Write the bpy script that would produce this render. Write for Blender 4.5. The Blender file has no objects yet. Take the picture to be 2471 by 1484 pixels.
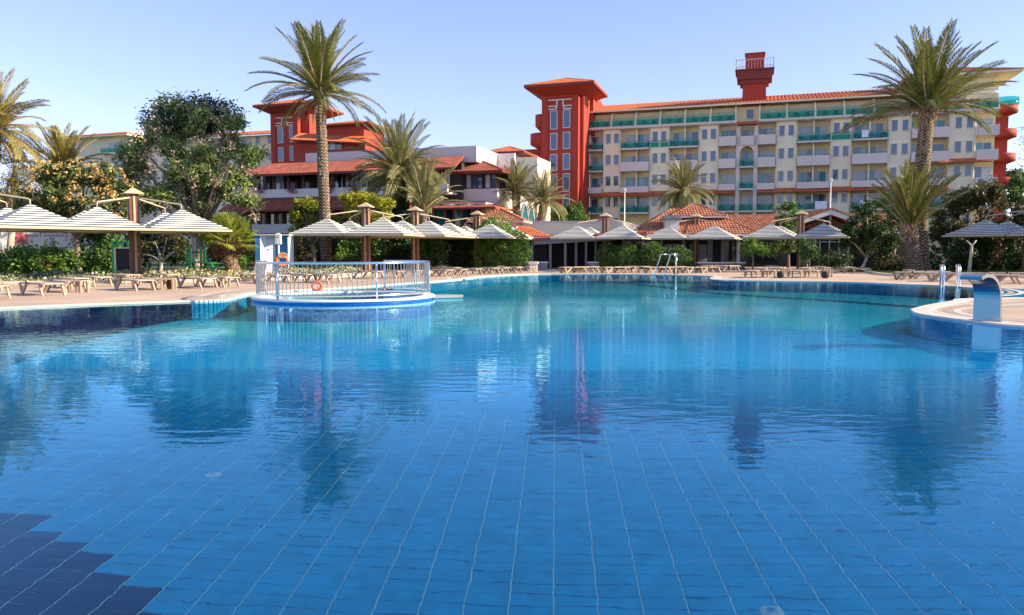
import bpy, math, random
import numpy as np
from mathutils import Vector, Matrix, noise as mnoise

random.seed(7)
RNG = np.random.default_rng(11)
R = math.radians
scene = bpy.context.scene
COL = scene.collection

# ------------------------------------------------------------------ camera
FD, CX, CY = 1830.0, 1235.5, 742.0          # focal length and centre on a 2471 x 1484 frame
CAMZ = 1.5
PITCH = math.atan((742 - 608) / FD)
cam_d = bpy.data.cameras.new('camera'); cam = bpy.data.objects.new('camera', cam_d); COL.objects.link(cam)
cam.location = (0, 0, CAMZ); cam.rotation_euler = (math.pi / 2 - PITCH, 0, 0)
cam_d.sensor_width = 36; cam_d.lens = FD / 2471 * 36; cam_d.clip_end = 5000; cam_d.clip_start = 0.05
scene.camera = cam

# ------------------------------------------------------------------ sky, sun, exposure
SUN_EL, SUN_ROT = R(25), R(98)
world = bpy.data.worlds.new('World'); scene.world = world; world.use_nodes = True
wn = world.node_tree; wn.nodes.clear()
sky = wn.nodes.new('ShaderNodeTexSky'); sky.sky_type = 'NISHITA'; sky.sun_disc = False
sky.sun_elevation = SUN_EL; sky.sun_rotation = SUN_ROT
sky.air_density = 0.9; sky.dust_density = 0.0; sky.ozone_density = 3.0; sky.altitude = 0
bg = wn.nodes.new('ShaderNodeBackground'); bg.inputs['Strength'].default_value = 0.15
out = wn.nodes.new('ShaderNodeOutputWorld')
tint = wn.nodes.new('ShaderNodeMixRGB'); tint.blend_type = 'MULTIPLY'; tint.inputs[0].default_value = 1; tint.inputs[2].default_value = (1.07, .93, 1.09, 1)
gam = wn.nodes.new('ShaderNodeGamma'); gam.inputs[1].default_value = .8
wn.links.new(sky.outputs[0], gam.inputs[0]); wn.links.new(gam.outputs[0], tint.inputs[1]); wn.links.new(tint.outputs[0], bg.inputs['Color']); wn.links.new(bg.outputs[0], out.inputs['Surface'])
sun_d = bpy.data.lights.new('sun', 'SUN'); sun_o = bpy.data.objects.new('sun', sun_d); COL.objects.link(sun_o)
sun_d.energy = 4.6; sun_d.angle = R(0.5); sun_d.color = (1.0, 0.83, 0.60)
SUNV = Vector((math.sin(SUN_ROT) * math.cos(SUN_EL), math.cos(SUN_ROT) * math.cos(SUN_EL), math.sin(SUN_EL)))
sun_o.rotation_euler = SUNV.to_track_quat('Z', 'Y').to_euler(); sun_o.location = SUNV * 200
vs = scene.view_settings
vs.view_transform = 'Standard'; vs.look = 'None'; vs.gamma = 1; vs.use_curve_mapping = False; vs.exposure = 1.18
scene.render.engine = 'CYCLES'
cy = scene.cycles
cy.max_bounces = 10; cy.transmission_bounces = 8; cy.transparent_max_bounces = 8; cy.diffuse_bounces = 3; cy.glossy_bounces = 4
cy.use_denoising = True; cy.sample_clamp_indirect = 8; cy.caustics_refractive = True; cy.caustics_reflective = False

# ------------------------------------------------------------------ measuring helpers
def ray(xd, yd):
    dx, dy = (xd - CX) / FD, -(yd - CY) / FD
    c, s = math.cos(PITCH), math.sin(PITCH)
    return Vector((dx, c + dy * s, -s + dy * c))
def at(xd, yd, Y):
    d = ray(xd, yd); return Vector((0, 0, CAMZ)) + d * (Y / d.y)
def gnd(xd, yd, z=0.0):
    d = ray(xd, yd); return Vector((0, 0, CAMZ)) + d * ((z - CAMZ) / d.z)
def wet(xd, yd, depth):
    d = ray(xd, yd).normalized(); p = Vector((0, 0, CAMZ)) + d * (-CAMZ / d.z)
    h = Vector((d.x, d.y, 0)); s = h.length / 1.333; h.normalize()
    return p + h * (depth * s / math.sqrt(1 - s * s)) + Vector((0, 0, -depth))
class Frame:
    """a building's own axes: u along its front, w into it, z up"""
    def __init__(self, xd, Y, rot):
        self.o = at(xd, 608, Y); self.o.z = 0; self.rot = rot
        self.u = Vector((math.cos(rot), math.sin(rot), 0)); self.w = Vector((-math.sin(rot), math.cos(rot), 0))
    def uz(self, xd, yd, w=0.0):
        d = ray(xd, yd); o = self.o + self.w * w - Vector((0, 0, CAMZ))
        t = o.dot(self.w) / d.dot(self.w); p = d * t
        return (p - o).dot(self.u), p.z + CAMZ
    def pt(self, u, w, z): return self.o + self.u * u + self.w * w + Vector((0, 0, z))

# ------------------------------------------------------------------ object helpers
def thing(name, label, cat, loc=(0, 0, 0), rz=0.0, group=None):
    o = bpy.data.objects.new(name, None); COL.objects.link(o); o.empty_display_size = .2
    o.location = loc; o.rotation_euler = (0, 0, rz); o['label'] = label; o['category'] = cat
    if group: o['group'] = group
    return o
def tag(o, label=None, cat=None, group=None, kind=None):
    if label: o['label'] = label
    if cat: o['category'] = cat
    if group: o['group'] = group
    if kind: o['kind'] = kind
    return o
def link(name, me, parent=None, loc=None, rot=None, sc=None):
    o = bpy.data.objects.new(name, me); COL.objects.link(o)
    if parent: o.parent = parent
    if loc is not None: o.location = loc
    if rot is not None: o.rotation_euler = rot
    if sc is not None: o.scale = sc
    return o
KIDS = {}
def copy_tree(o, parent=None):
    c = o.copy(); COL.objects.link(c)
    if parent: c.parent = parent
    for ch in list(o.children): copy_tree(ch, c)
    return c

class MB:
    def __init__(s): s.v = []; s.f = []; s.m = []; s.sm = []
    def add(s, vs, fs, mi=0, smooth=False):
        b = len(s.v); s.v += [tuple(v) for v in vs]
        for f in fs: s.f.append([i + b for i in f]); s.m.append(mi); s.sm.append(smooth)
        return s
    def box(s, x0, x1, y0, y1, z0, z1, mi=0, M=None):
        vs = [Vector((x, y, z)) for z in (z0, z1) for y in (y0, y1) for x in (x0, x1)]
        if M is not None: vs = [M @ v for v in vs]
        return s.add(vs, [(0, 2, 3, 1), (4, 5, 7, 6), (0, 1, 5, 4), (2, 6, 7, 3), (0, 4, 6, 2), (1, 3, 7, 5)], mi)
    def bbox(s, x0, x1, y0, y1, z0, z1, b=.01, mi=0, M=None):
        """box with chamfered upright edges and top"""
        def ring(i, z): 
            return [(x0+i+0, y0+b+i, z), (x0+b+i, y0+i, z), (x1-b-i, y0+i, z), (x1-i, y0+b+i, z), (x1-i, y1-b-i, z), (x1-b-i, y1-i, z), (x0+b+i, y1-i, z), (x0+i, y1-b-i, z)]
        vs = ring(0, z0) + ring(0, z1 - b) + ring(b*.7, z1)
        if M is not None: vs = [M @ Vector(v) for v in vs]
        fs = [tuple(range(7, -1, -1)), tuple(range(16, 24))]
        for k in (0, 8):
            for i in range(8): j = (i + 1) % 8; fs.append((k+i, k+j, k+8+j, k+8+i))
        return s.add(vs, fs, mi)
    def prism(s, pts, z0, z1, mi=0):
        n = len(pts); vs = [(p[0], p[1], z0) for p in pts] + [(p[0], p[1], z1) for p in pts]
        return s.add(vs, [tuple(range(n - 1, -1, -1)), tuple(range(n, 2 * n))] + [(i, (i + 1) % n, n + (i + 1) % n, n + i) for i in range(n)], mi)
    def slab(s, pts, y0, y1, mi=0):
        """outline in the x-z plane, thickness along y"""
        n = len(pts); vs = [(p[0], y0, p[1]) for p in pts] + [(p[0], y1, p[1]) for p in pts]
        return s.add(vs, [tuple(range(n)), tuple(range(2 * n - 1, n - 1, -1))] + [(i, n + i, n + (i + 1) % n, (i + 1) % n) for i in range(n)], mi)
    def tube(s, pts, r, n=8, mi=0, smooth=True, cap=True):
        pts = [Vector(p) for p in pts]; m = len(pts)
        rs = r if isinstance(r, (list, tuple)) else [r] * m
        vs = []; up = Vector((0, 0, 1)); prev = None
        for i, p in enumerate(pts):
            t = (pts[min(i + 1, m - 1)] - pts[max(i - 1, 0)])
            if t.length < 1e-9: t = Vector((0, 0, 1))
            t.normalize()
            if prev is None:
                a = t.cross(up if abs(t.z) < .95 else Vector((1, 0, 0))).normalized()
            else:
                a = prev - t * prev.dot(t)
                a = a.normalized() if a.length > 1e-6 else t.orthogonal().normalized()
            prev = a; b = t.cross(a)
            for k in range(n):
                q = 2 * math.pi * k / n; vs.append(p + (a * math.cos(q) + b * math.sin(q)) * rs[i])
        fs = [(i * n + k, i * n + (k + 1) % n, (i + 1) * n + (k + 1) % n, (i + 1) * n + k) for i in range(m - 1) for k in range(n)]
        s.add(vs, fs, mi, smooth)
        if cap:
            b = len(s.v) - len(vs)
            s.f.append([b + k for k in range(n - 1, -1, -1)]); s.m.append(mi); s.sm.append(False)
            s.f.append([b + (m - 1) * n + k for k in range(n)]); s.m.append(mi); s.sm.append(False)
        return s
    def lathe(s, prof, n=24, c=(0, 0), mi=0, smooth=True):
        vs = [(c[0] + r * math.cos(2 * math.pi * k / n), c[1] + r * math.sin(2 * math.pi * k / n), z) for r, z in prof for k in range(n)]
        fs = [(i * n + k, i * n + (k + 1) % n, (i + 1) * n + (k + 1) % n, (i + 1) * n + k) for i in range(len(prof) - 1) for k in range(n)]
        return s.add(vs, fs, mi, smooth)
    def mesh(s, name, mats):
        me = bpy.data.meshes.new(name); me.from_pydata(s.v, [], s.f)
        for m in (mats if isinstance(mats, (list, tuple)) else [mats]): me.materials.append(m)
        if any(s.m): me.polygons.foreach_set('material_index', s.m)
        if any(s.sm): me.polygons.foreach_set('use_smooth', s.sm)
        me.update(); return me
    def build(s, name, mats, parent=None, **k):
        return link(name, s.mesh(name, mats), parent, **k)
def structure(o): o['kind'] = 'structure'; return o
def stuff(o): o['kind'] = 'stuff'; return o

# ------------------------------------------------------------------ materials
def newmat(name):
    m = bpy.data.materials.new(name); m.use_nodes = True; nt = m.node_tree
    return m, nt, nt.nodes['Principled BSDF']
def mat(name, c, rough=.6, var=.12, sc=3.0, bump=0.0, bsc=40.0, metal=0.0, spec=.4, fine=.06, fsc=60.0, c2=None):
    m, nt, p = newmat(name); N, L = nt.nodes, nt.links
    geo = N.new('ShaderNodeNewGeometry')
    n1 = N.new('ShaderNodeTexNoise'); n1.inputs['Scale'].default_value = sc; n1.inputs['Detail'].default_value = 5
    L.new(geo.outputs['Position'], n1.inputs['Vector'])
    n2 = N.new('ShaderNodeTexNoise'); n2.inputs['Scale'].default_value = fsc; n2.inputs['Detail'].default_value = 3
    L.new(geo.outputs['Position'], n2.inputs['Vector'])
    mr = N.new('ShaderNodeMapRange'); mr.inputs['From Min'].default_value = .3; mr.inputs['From Max'].default_value = .7
    mr.inputs['To Min'].default_value = 1 - var; mr.inputs['To Max'].default_value = 1 + var; L.new(n1.outputs['Fac'], mr.inputs[0])
    mr2 = N.new('ShaderNodeMapRange'); mr2.inputs['From Min'].default_value = .3; mr2.inputs['From Max'].default_value = .7
    mr2.inputs['To Min'].default_value = 1 - fine; mr2.inputs['To Max'].default_value = 1 + fine; L.new(n2.outputs['Fac'], mr2.inputs[0])
    mu = N.new('ShaderNodeMath'); mu.operation = 'MULTIPLY'; L.new(mr.outputs[0], mu.inputs[0]); L.new(mr2.outputs[0], mu.inputs[1])
    hs = N.new('ShaderNodeHueSaturation'); L.new(mu.outputs[0], hs.inputs['Value'])
    if c2:
        mx = N.new('ShaderNodeMixRGB'); mx.inputs[1].default_value = (*c, 1); mx.inputs[2].default_value = (*c2, 1)
        L.new(n1.outputs['Fac'], mx.inputs[0]); L.new(mx.outputs[0], hs.inputs['Color'])
    else: hs.inputs['Color'].default_value = (*c, 1)
    L.new(hs.outputs[0], p.inputs['Base Color'])
    p.inputs['Roughness'].default_value = rough; p.inputs['Metallic'].default_value = metal
    p.inputs['Specular IOR Level'].default_value = spec
    if bump:
        b = N.new('ShaderNodeBump'); b.inputs['Strength'].default_value = bump; b.inputs['Distance'].default_value = .02
        n3 = N.new('ShaderNodeTexNoise'); n3.inputs['Scale'].default_value = bsc; n3.inputs['Detail'].default_value = 4
        L.new(geo.outputs['Position'], n3.inputs['Vector']); L.new(n3.outputs['Fac'], b.inputs['Height']); L.new(b.outputs[0], p.inputs['Normal'])
    return m
def leafmat(name, c, c2, trans=.35, rough=.5):
    """leaves: colour runs between two tones from leaf to leaf, light passes through"""
    m, nt, p = newmat(name); N, L = nt.nodes, nt.links
    geo = N.new('ShaderNodeNewGeometry'); mx = N.new('ShaderNodeMixRGB')
    mx.inputs[1].default_value = (*c, 1); mx.inputs[2].default_value = (*c2, 1)
    L.new(geo.outputs['Random Per Island'], mx.inputs[0])
    L.new(mx.outputs[0], p.inputs['Base Color']); p.inputs['Roughness'].default_value = rough; p.inputs['Specular IOR Level'].default_value = .3
    tr = N.new('ShaderNodeBsdfTranslucent'); L.new(mx.outputs[0], tr.inputs['Color'])
    ms = N.new('ShaderNodeMixShader'); ms.inputs[0].default_value = trans
    L.new(p.outputs[0], ms.inputs[1]); L.new(tr.outputs[0], ms.inputs[2]); L.new(ms.outputs[0], N['Material Output'].inputs['Surface'])
    return m
def glassmat(name, c, rough=.05, spec=.9):
    m, nt, p = newmat(name); p.inputs['Base Color'].default_value = (*c, 1)
    p.inputs['Roughness'].default_value = rough; p.inputs['Specular IOR Level'].default_value = spec; p.inputs['IOR'].default_value = 1.6
    return m
# ------------------------------------------------------------------ pool
DEPTH = 1.1
def bez(pts, n=6, closed=False):
    """smooth line through points (Catmull-Rom)"""
    P = [Vector((p[0], p[1])) for p in pts]; m = len(P); outp = []
    rng = range(m) if closed else range(m - 1)
    for i in rng:
        g = (lambda k: P[k % m]) if closed else (lambda k: P[min(max(k, 0), m - 1)])
        p0, p1, p2, p3 = g(i - 1), g(i), g(i + 1), g(i + 2)
        for k in range(n):
            t = k / n
            outp.append(.5 * ((2 * p1) + (p2 - p0) * t + (2 * p0 - 5 * p1 + 4 * p2 - p3) * t * t + (3 * p1 - p0 - 3 * p2 + p3) * t ** 3))
    if not closed: outp.append(P[-1])
    return outp
def g2(xd, yd): p = gnd(xd, yd); return (p.x, p.y)
shore_far = [g2(0, 747), g2(225, 737), g2(400, 731), g2(540, 726), g2(585, 716), g2(640, 707.5), g2(760, 700), g2(880, 694), g2(985, 685), g2(1060, 680),
             g2(1134, 673), g2(1165, 668.5), g2(1274, 663), g2(1420, 662.5), g2(1560, 663.5), g2(1709, 667), g2(1735, 676), g2(1901, 680), g2(2038, 681.5), g2(2175, 687), g2(2282, 691)]
shore_r = [g2(2380, 697), (23.0, 28.6), (21.5, 25.6), g2(2352, 722.5), g2(2297, 729), g2(2236, 739.5), g2(2200, 749), g2(2200, 752), g2(2220, 761), g2(2328, 776), g2(2471, 791), (12.0, 13.8), (13.2, 10), (12.0, 4.5), (8.0, 1.7), (0, 1.55), (-8, 1.7), (-14.5, 4.0), (-17, 10), (-16.5, 16), g2(-60, 750)]
POOL = bez(shore_far + shore_r, 5, True)
POOL = [Vector((p.x, p.y)) for p in POOL]
PV = np.array([(p.x, p.y) for p in POOL])
def inside(x, y):
    """points in the pool outline"""
    x = np.asarray(x); y = np.asarray(y); r = np.zeros(x.shape, bool); j = len(PV) - 1
    for i in range(len(PV)):
        xi, yi = PV[i]; xj, yj = PV[j]
        c = ((yi > y) != (yj > y)) & (x < (xj - xi) * (y - yi) / (yj - yi + 1e-12) + xi); r ^= c; j = i
    return r
def dist_pool(x, y):
    best = np.full(np.shape(x), 1e9)
    for i in range(len(PV)):
        a = PV[i]; b = PV[(i + 1) % len(PV)]; d = b - a; l = (d ** 2).sum() + 1e-12
        t = np.clip(((x - a[0]) * d[0] + (y - a[1]) * d[1]) / l, 0, 1)
        best = np.minimum(best, np.hypot(x - a[0] - t * d[0], y - a[1] - t * d[1]))
    return best
def offset(poly, d):
    """outline moved outward by d (counter-clockwise or not, the sign is found from the area)"""
    n = len(poly); area = sum(poly[i].x * poly[(i + 1) % n].y - poly[(i + 1) % n].x * poly[i].y for i in range(n)); sg = 1 if area > 0 else -1; o = []
    for i in range(n):
        t = (poly[(i + 1) % n] - poly[i - 1]); t = t.normalized() if t.length > 1e-9 else Vector((1, 0)); o.append(poly[i] + Vector((t.y, -t.x)) * d * sg)
    return o
# tile courses run almost straight away from the bather; white lane and navy bands are laid in the tiles
TA = math.atan(104.0 / FD); TR = Vector((math.cos(TA), -math.sin(TA))); TF = Vector((math.sin(TA), math.cos(TA)))
TW, TL = .25, .125
e1 = wet(1000, 985, DEPTH); e2 = wet(2040, 1070, DEPTH); b1 = wet(75, 1247, DEPTH); b2 = wet(425, 1484, DEPTH)
def side(p, q, x, y): return (q.x - p.x) * (y - p.y) - (q.y - p.y) * (x - p.x)
def floor_z(x, y):
    t = np.clip((np.asarray(y, float) - 10.5) / 6.5, 0, 1); return -DEPTH + (DEPTH - .5) * t * t * (3 - 2 * t)     # the bed rises toward the far basin
def far(xd, yd):
    z = -.5
    for _ in range(12): p = gnd(xd, yd, z); z = float(floor_z(p.x, p.y))
    return gnd(xd, yd, z)
def poly_in(P, x, y):
    r = np.zeros(np.shape(x), bool); j = len(P) - 1
    for i in range(len(P)):
        xi, yi = P[i]; xj, yj = P[j]; r ^= ((yi > y) != (yj > y)) & (x < (xj - xi) * (y - yi) / (yj - yi + 1e-12) + xi); j = i
    return r
lane = [far(1290, 676), far(1480, 682), far(1560, 688), far(1700, 705), far(1850, 716), far(2020, 726), far(2190, 739)]
NAVL = [(b2.x + 1.6, 2.0), (b2.x, b2.y), (b1.x, b1.y), (b1.x - 1.3, b1.y + .3), (-7.5, 7.4), (-11, 11)] + [(p.x, p.y) for p in (far(0, 885), far(190, 830), far(330, 790), far(500, 762), far(620, 747))] + [(-5, 34), (-40, 34), (-40, 2)]
NAVR = [(p.x, p.y) for p in (far(2023, 687), far(2100, 697), far(2175, 711), far(2250, 721), far(2350, 726))] + [(45, 24), (45, 50), (14, 50)]
def dist_line(pts, x, y):
    best = np.full(np.shape(x), 1e9)
    for a, b in zip(pts[:-1], pts[1:]):
        dx, dy = b.x - a.x, b.y - a.y; l = dx * dx + dy * dy
        t = np.clip(((x - a.x) * dx + (y - a.y) * dy) / l, 0, 1); best = np.minimum(best, np.hypot(x - a.x - t * dx, y - a.y - t * dy))
    return best
def is_navy(x, y):
    return poly_in(NAVL, x, y) | poly_in(NAVR, x, y) | (dist_pool(x, y) < .22) | (dist_line(lane, x, y) < .45)

def tiled_floor():
    """pool floor: one sheet; near the bather it is the pale grout bed that the loose tiles lie on"""
    xs = np.arange(-20, 40, TW); ys = np.arange(0, 56, TL)
    I, J = np.meshgrid(np.arange(len(xs) - 1), np.arange(len(ys) - 1), indexing='ij'); I = I.ravel(); J = J.ravel()
    cx, cyy = xs[I] + TW / 2, ys[J] + TL / 2
    wx, wy = TR.x * cx + TF.x * cyy, TR.y * cx + TF.y * cyy
    keep = inside(wx, wy) | (dist_pool(wx, wy) < .4); I, J, wx, wy = I[keep], J[keep], wx[keep], wy[keep]
    tile = side(e1, e2, wx, wy) < 0; navy = is_navy(wx, wy)
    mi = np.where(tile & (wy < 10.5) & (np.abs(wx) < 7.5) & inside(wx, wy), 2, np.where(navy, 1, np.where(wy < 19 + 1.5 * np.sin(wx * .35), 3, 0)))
    q = np.stack([np.stack([xs[I + a], ys[J + b]], -1) for a, b in ((0, 0), (1, 0), (1, 1), (0, 1))], 1)
    vx = TR.x * q[..., 0] + TF.x * q[..., 1]; vy = TR.y * q[..., 0] + TF.y * q[..., 1]
    V = np.stack([vx, vy, floor_z(vx, vy) - .007], -1).reshape(-1, 3)
    return V, mi
def quads_mesh(name, V, mi=None, mats=(), smooth=False):
    n = len(V) // 4; me = bpy.data.meshes.new(name)
    me.vertices.add(4 * n); me.vertices.foreach_set('co', np.asarray(V, np.float32).ravel())
    me.loops.add(4 * n); me.loops.foreach_set('vertex_index', np.arange(4 * n, dtype=np.int32))
    me.polygons.add(n); me.polygons.foreach_set('loop_start', np.arange(0, 4 * n, 4, dtype=np.int32))
    for m in mats: me.materials.append(m)
    if mi is not None: me.polygons.foreach_set('material_index', np.asarray(mi, np.int32))
    if smooth: me.polygons.foreach_set('use_smooth', np.ones(n, bool))
    me.update(calc_edges=True); return me

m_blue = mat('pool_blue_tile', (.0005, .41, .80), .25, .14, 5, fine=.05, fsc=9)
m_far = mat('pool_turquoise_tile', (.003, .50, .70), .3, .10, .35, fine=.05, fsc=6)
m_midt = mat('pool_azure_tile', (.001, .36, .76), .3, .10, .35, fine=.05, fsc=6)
m_navy = mat('pool_navy_tile', (.004, .008, .10), .25, .15, 2)
m_grout = mat('pale_grout', (.40, .78, .86), .7, .1, 3)
m_white = mat('white_paint', (.78, .76, .72), .5, .05, 1)
m_cop = mat('cream_coping_stone', (.70, .62, .50), .55, .08, 1.2, bump=.1)
m_deck = mat('beige_deck_concrete', (.52, .385, .27), .75, .17, .35, bump=.25, bsc=60, fine=.10, fsc=35)
m_lawn = mat('lawn_soil', (.045, .075, .018), .9, .35, .6, bump=.5, bsc=30)

V, mi = tiled_floor()
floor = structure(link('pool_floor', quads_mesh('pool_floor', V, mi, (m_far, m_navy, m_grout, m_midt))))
# loose tiles near the bather: the largest 300 are pieces of their own, the others one joined part
cols = np.arange(-40, 60); rows = np.arange(10, 96)
C, Rr = np.meshgrid(cols, rows, indexing='ij'); C = C.ravel(); Rr = Rr.ravel()
tx = C * TW + TW / 2; ty = Rr * TL + TL / 2
wx, wy = TR.x * tx + TF.x * ty, TR.y * tx + TF.y * ty
ok = inside(wx, wy) & (side(e1, e2, wx, wy) < 0) & (wy > 3.0) & (wy < 10.5) & (np.abs(wx) < 7.5)
dy = ray(0, 1484); vis = ok & (np.abs(wx) < 0.72 * wy + .3)
wx, wy = wx[vis], wy[vis]; nav = is_navy(wx, wy)
inframe = (wy > 3.75) & (np.abs(wx) < .655 * wy)
order = np.argsort(np.hypot(wx, wy) + np.where(inframe, 0, 100))
g = .0046
def tile_quads(n, jit):
    a, b, h = TW / 2 - g, TL / 2 - .0024, .007; bb = .0022
    base = [(-a, -b, 0), (a, -b, 0), (a, b, 0), (-a, b, 0)]; top = [(-a + bb, -b + bb, h), (a - bb, -b + bb, h), (a - bb, b - bb, h), (-a + bb, b - bb, h)]
    return [top[0], top[1], top[2], top[3]] + sum([[base[i], base[(i + 1) % 4], top[(i + 1) % 4], top[i]] for i in range(4)], [])
tq = np.array(tile_quads(1, 0)); tme = {k: quads_mesh('tile', tq, None, (m,)) for k, m in ((0, m_blue), (1, m_navy))}
for i in order[:300]:
    o = link('tile', tme[int(nav[i])], floor, (wx[i], wy[i], -DEPTH - .007 + random.uniform(0, .0012)), (random.uniform(-.003, .003), random.uniform(-.003, .003), -TA))
rest = order[300:]
c_, s_ = math.cos(-TA), math.sin(-TA)
Q = np.repeat(tq[None], len(rest), 0); qx = Q[..., 0] * c_ - Q[..., 1] * s_ + wx[rest][:, None]; qy = Q[..., 0] * s_ + Q[..., 1] * c_ + wy[rest][:, None]
qz = Q[..., 2] - DEPTH - .007 + RNG.uniform(0, .0012, (len(rest), 1))
stuff(link('tile_field', quads_mesh('tile_field', np.stack([qx, qy, qz], -1).reshape(-1, 3), np.repeat(nav[rest].astype(int), 5), (m_blue, m_navy)), floor))

# walls of the basin and the coping round it
def band(poly, z0, z1): 
    mb = MB(); n = len(poly); mb.add([(p.x, p.y, z0) for p in poly] + [(p.x, p.y, z1) for p in poly], [(i, (i + 1) % n, n + (i + 1) % n, n + i) for i in range(n)], 0, True); return mb
wb_ = band(POOL, -DEPTH - .05, .005); wb_.m = [1 if ((poly_in(NAVL, np.array(wb_.v[f[0]][0]), np.array(wb_.v[f[0]][1])) or poly_in(NAVR, np.array(wb_.v[f[0]][0]), np.array(wb_.v[f[0]][1])))) else 0 for f in wb_.f]
structure(wb_.build('pool_wall', [m_blue, m_navy]))
def ring(pa, pb, za, zb, mb=None):
    mb = mb or MB(); n = len(pa); mb.add([(p.x, p.y, za) for p in pa] + [(p.x, p.y, zb) for p in pb], [(i, (i + 1) % n, n + (i + 1) % n, n + i) for i in range(n)]); return mb
DZ = .035
po = offset(POOL, .42); mbc = ring(POOL, POOL, .0, DZ + .012); ring(POOL, po, DZ + .012, DZ + .012, mbc); ring(po, po, DZ + .012, DZ - .05, mbc)
structure(mbc.build('pool_coping', m_cop))

# water: one rippled sheet of clear water
mw, nt, p = newmat('pool_water'); N, L = nt.nodes, nt.links; N.remove(p)
geo = N.new('ShaderNodeNewGeometry')
def wave(sx, sy, sc, det=2.0, rot=0.0):
    mp = N.new('ShaderNodeMapping'); mp.inputs['Scale'].default_value = (sx, sy, 1); mp.inputs['Rotation'].default_value = (0, 0, rot); L.new(geo.outputs['Position'], mp.inputs['Vector'])
    n = N.new('ShaderNodeTexNoise'); n.inputs['Scale'].default_value = sc; n.inputs['Detail'].default_value = det; L.new(mp.outputs[0], n.inputs['Vector']); return n.outputs['Fac']
def mul(a, k):
    x = N.new('ShaderNodeMath'); x.operation = 'MULTIPLY'; L.new(a, x.inputs[0])
    if isinstance(k, float): x.inputs[1].default_value = k
    else: L.new(k, x.inputs[1])
    return x.outputs[0]
def plus(a, b): x = N.new('ShaderNodeMath'); x.operation = 'ADD'; L.new(a, x.inputs[0]); L.new(b, x.inputs[1]); return x.outputs[0]
calm = N.new('ShaderNodeMapRange'); calm.inputs['From Min'].default_value = .38; calm.inputs['From Max'].default_value = .62; calm.inputs['To Min'].default_value = .3; calm.inputs['To Max'].default_value = 1.0
L.new(wave(.05, .22, 1.0, 2.0, R(4)), calm.inputs[0])
h = plus(mul(wave(1, 2.4, 2.2, 1.0, R(10)), .50), plus(mul(wave(1, 1.7, 7.5, 1.0, R(-14)), .16), mul(wave(1, 1.4, 19, 0.0), .028)))
h = mul(h, calm.outputs[0])
b = N.new('ShaderNodeBump'); b.inputs['Strength'].default_value = 1.0; b.inputs['Distance'].default_value = .0088; L.new(h, b.inputs['Height'])
rf_ = N.new('ShaderNodeBsdfRefraction'); rf_.inputs['IOR'].default_value = 1.333; rf_.inputs['Roughness'].default_value = 0; rf_.inputs['Color'].default_value = (.86, .985, 1, 1)
gl_ = N.new('ShaderNodeBsdfGlossy'); gl_.inputs['Roughness'].default_value = 0; gl_.inputs['Color'].default_value = (.43, .82, 1.0, 1)
fz = N.new('ShaderNodeFresnel'); fz.inputs['IOR'].default_value = 1.333; mxs = N.new('ShaderNodeMixShader')
for nd in (rf_, gl_, fz): L.new(b.outputs[0], nd.inputs['Normal'])
# farther out, where no bed detail can be told apart, the body of water is taken as straight-through so that sunlight reaches the tiles
tp_ = N.new('ShaderNodeBsdfTransparent'); tp_.inputs[0].default_value = (.86, .985, 1, 1); sxyz = N.new('ShaderNodeSeparateXYZ'); L.new(geo.outputs['Position'], sxyz.inputs[0])
far_ = N.new('ShaderNodeMapRange'); far_.interpolation_type = 'SMOOTHSTEP'; far_.inputs['From Min'].default_value = 6.5; far_.inputs['From Max'].default_value = 15; L.new(sxyz.outputs['Y'], far_.inputs[0])
bkf = mul(geo.outputs['Backfacing'], far_.outputs[0]); ior_ = N.new('ShaderNodeMath'); ior_.operation = 'MULTIPLY_ADD'; L.new(bkf, ior_.inputs[0]); ior_.inputs[1].default_value = -.72; ior_.inputs[2].default_value = 1.42; L.new(ior_.outputs[0], fz.inputs['IOR'])
mxb = N.new('ShaderNodeMixShader'); L.new(far_.outputs[0], mxb.inputs[0]); L.new(rf_.outputs[0], mxb.inputs[1]); L.new(tp_.outputs[0], mxb.inputs[2])
L.new(fz.outputs[0], mxs.inputs[0]); L.new(mxb.outputs[0], mxs.inputs[1]); L.new(gl_.outputs[0], mxs.inputs[2]); L.new(mxs.outputs[0], N['Material Output'].inputs['Surface'])
import bmesh
def fill(outer, holes, z, name, m):
    bm = bmesh.new()
    for lp in [outer] + holes:
        vs = [bm.verts.new((p[0], p[1], z)) for p in lp]
        for i in range(len(vs)): bm.edges.new((vs[i], vs[(i + 1) % len(vs)]))
    bmesh.ops.triangle_fill(bm, use_beauty=True, use_dissolve=False, edges=bm.edges[:])
    bmesh.ops.recalc_face_normals(bm, faces=bm.faces[:])
    for f in bm.faces:
        if f.normal.z < 0: f.normal_flip()
    me = bpy.data.meshes.new(name); bm.to_mesh(me); bm.free(); me.materials.append(m)
    return structure(link(name, me))
fill(POOL, [], 0.0, 'pool_water', mw)

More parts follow.
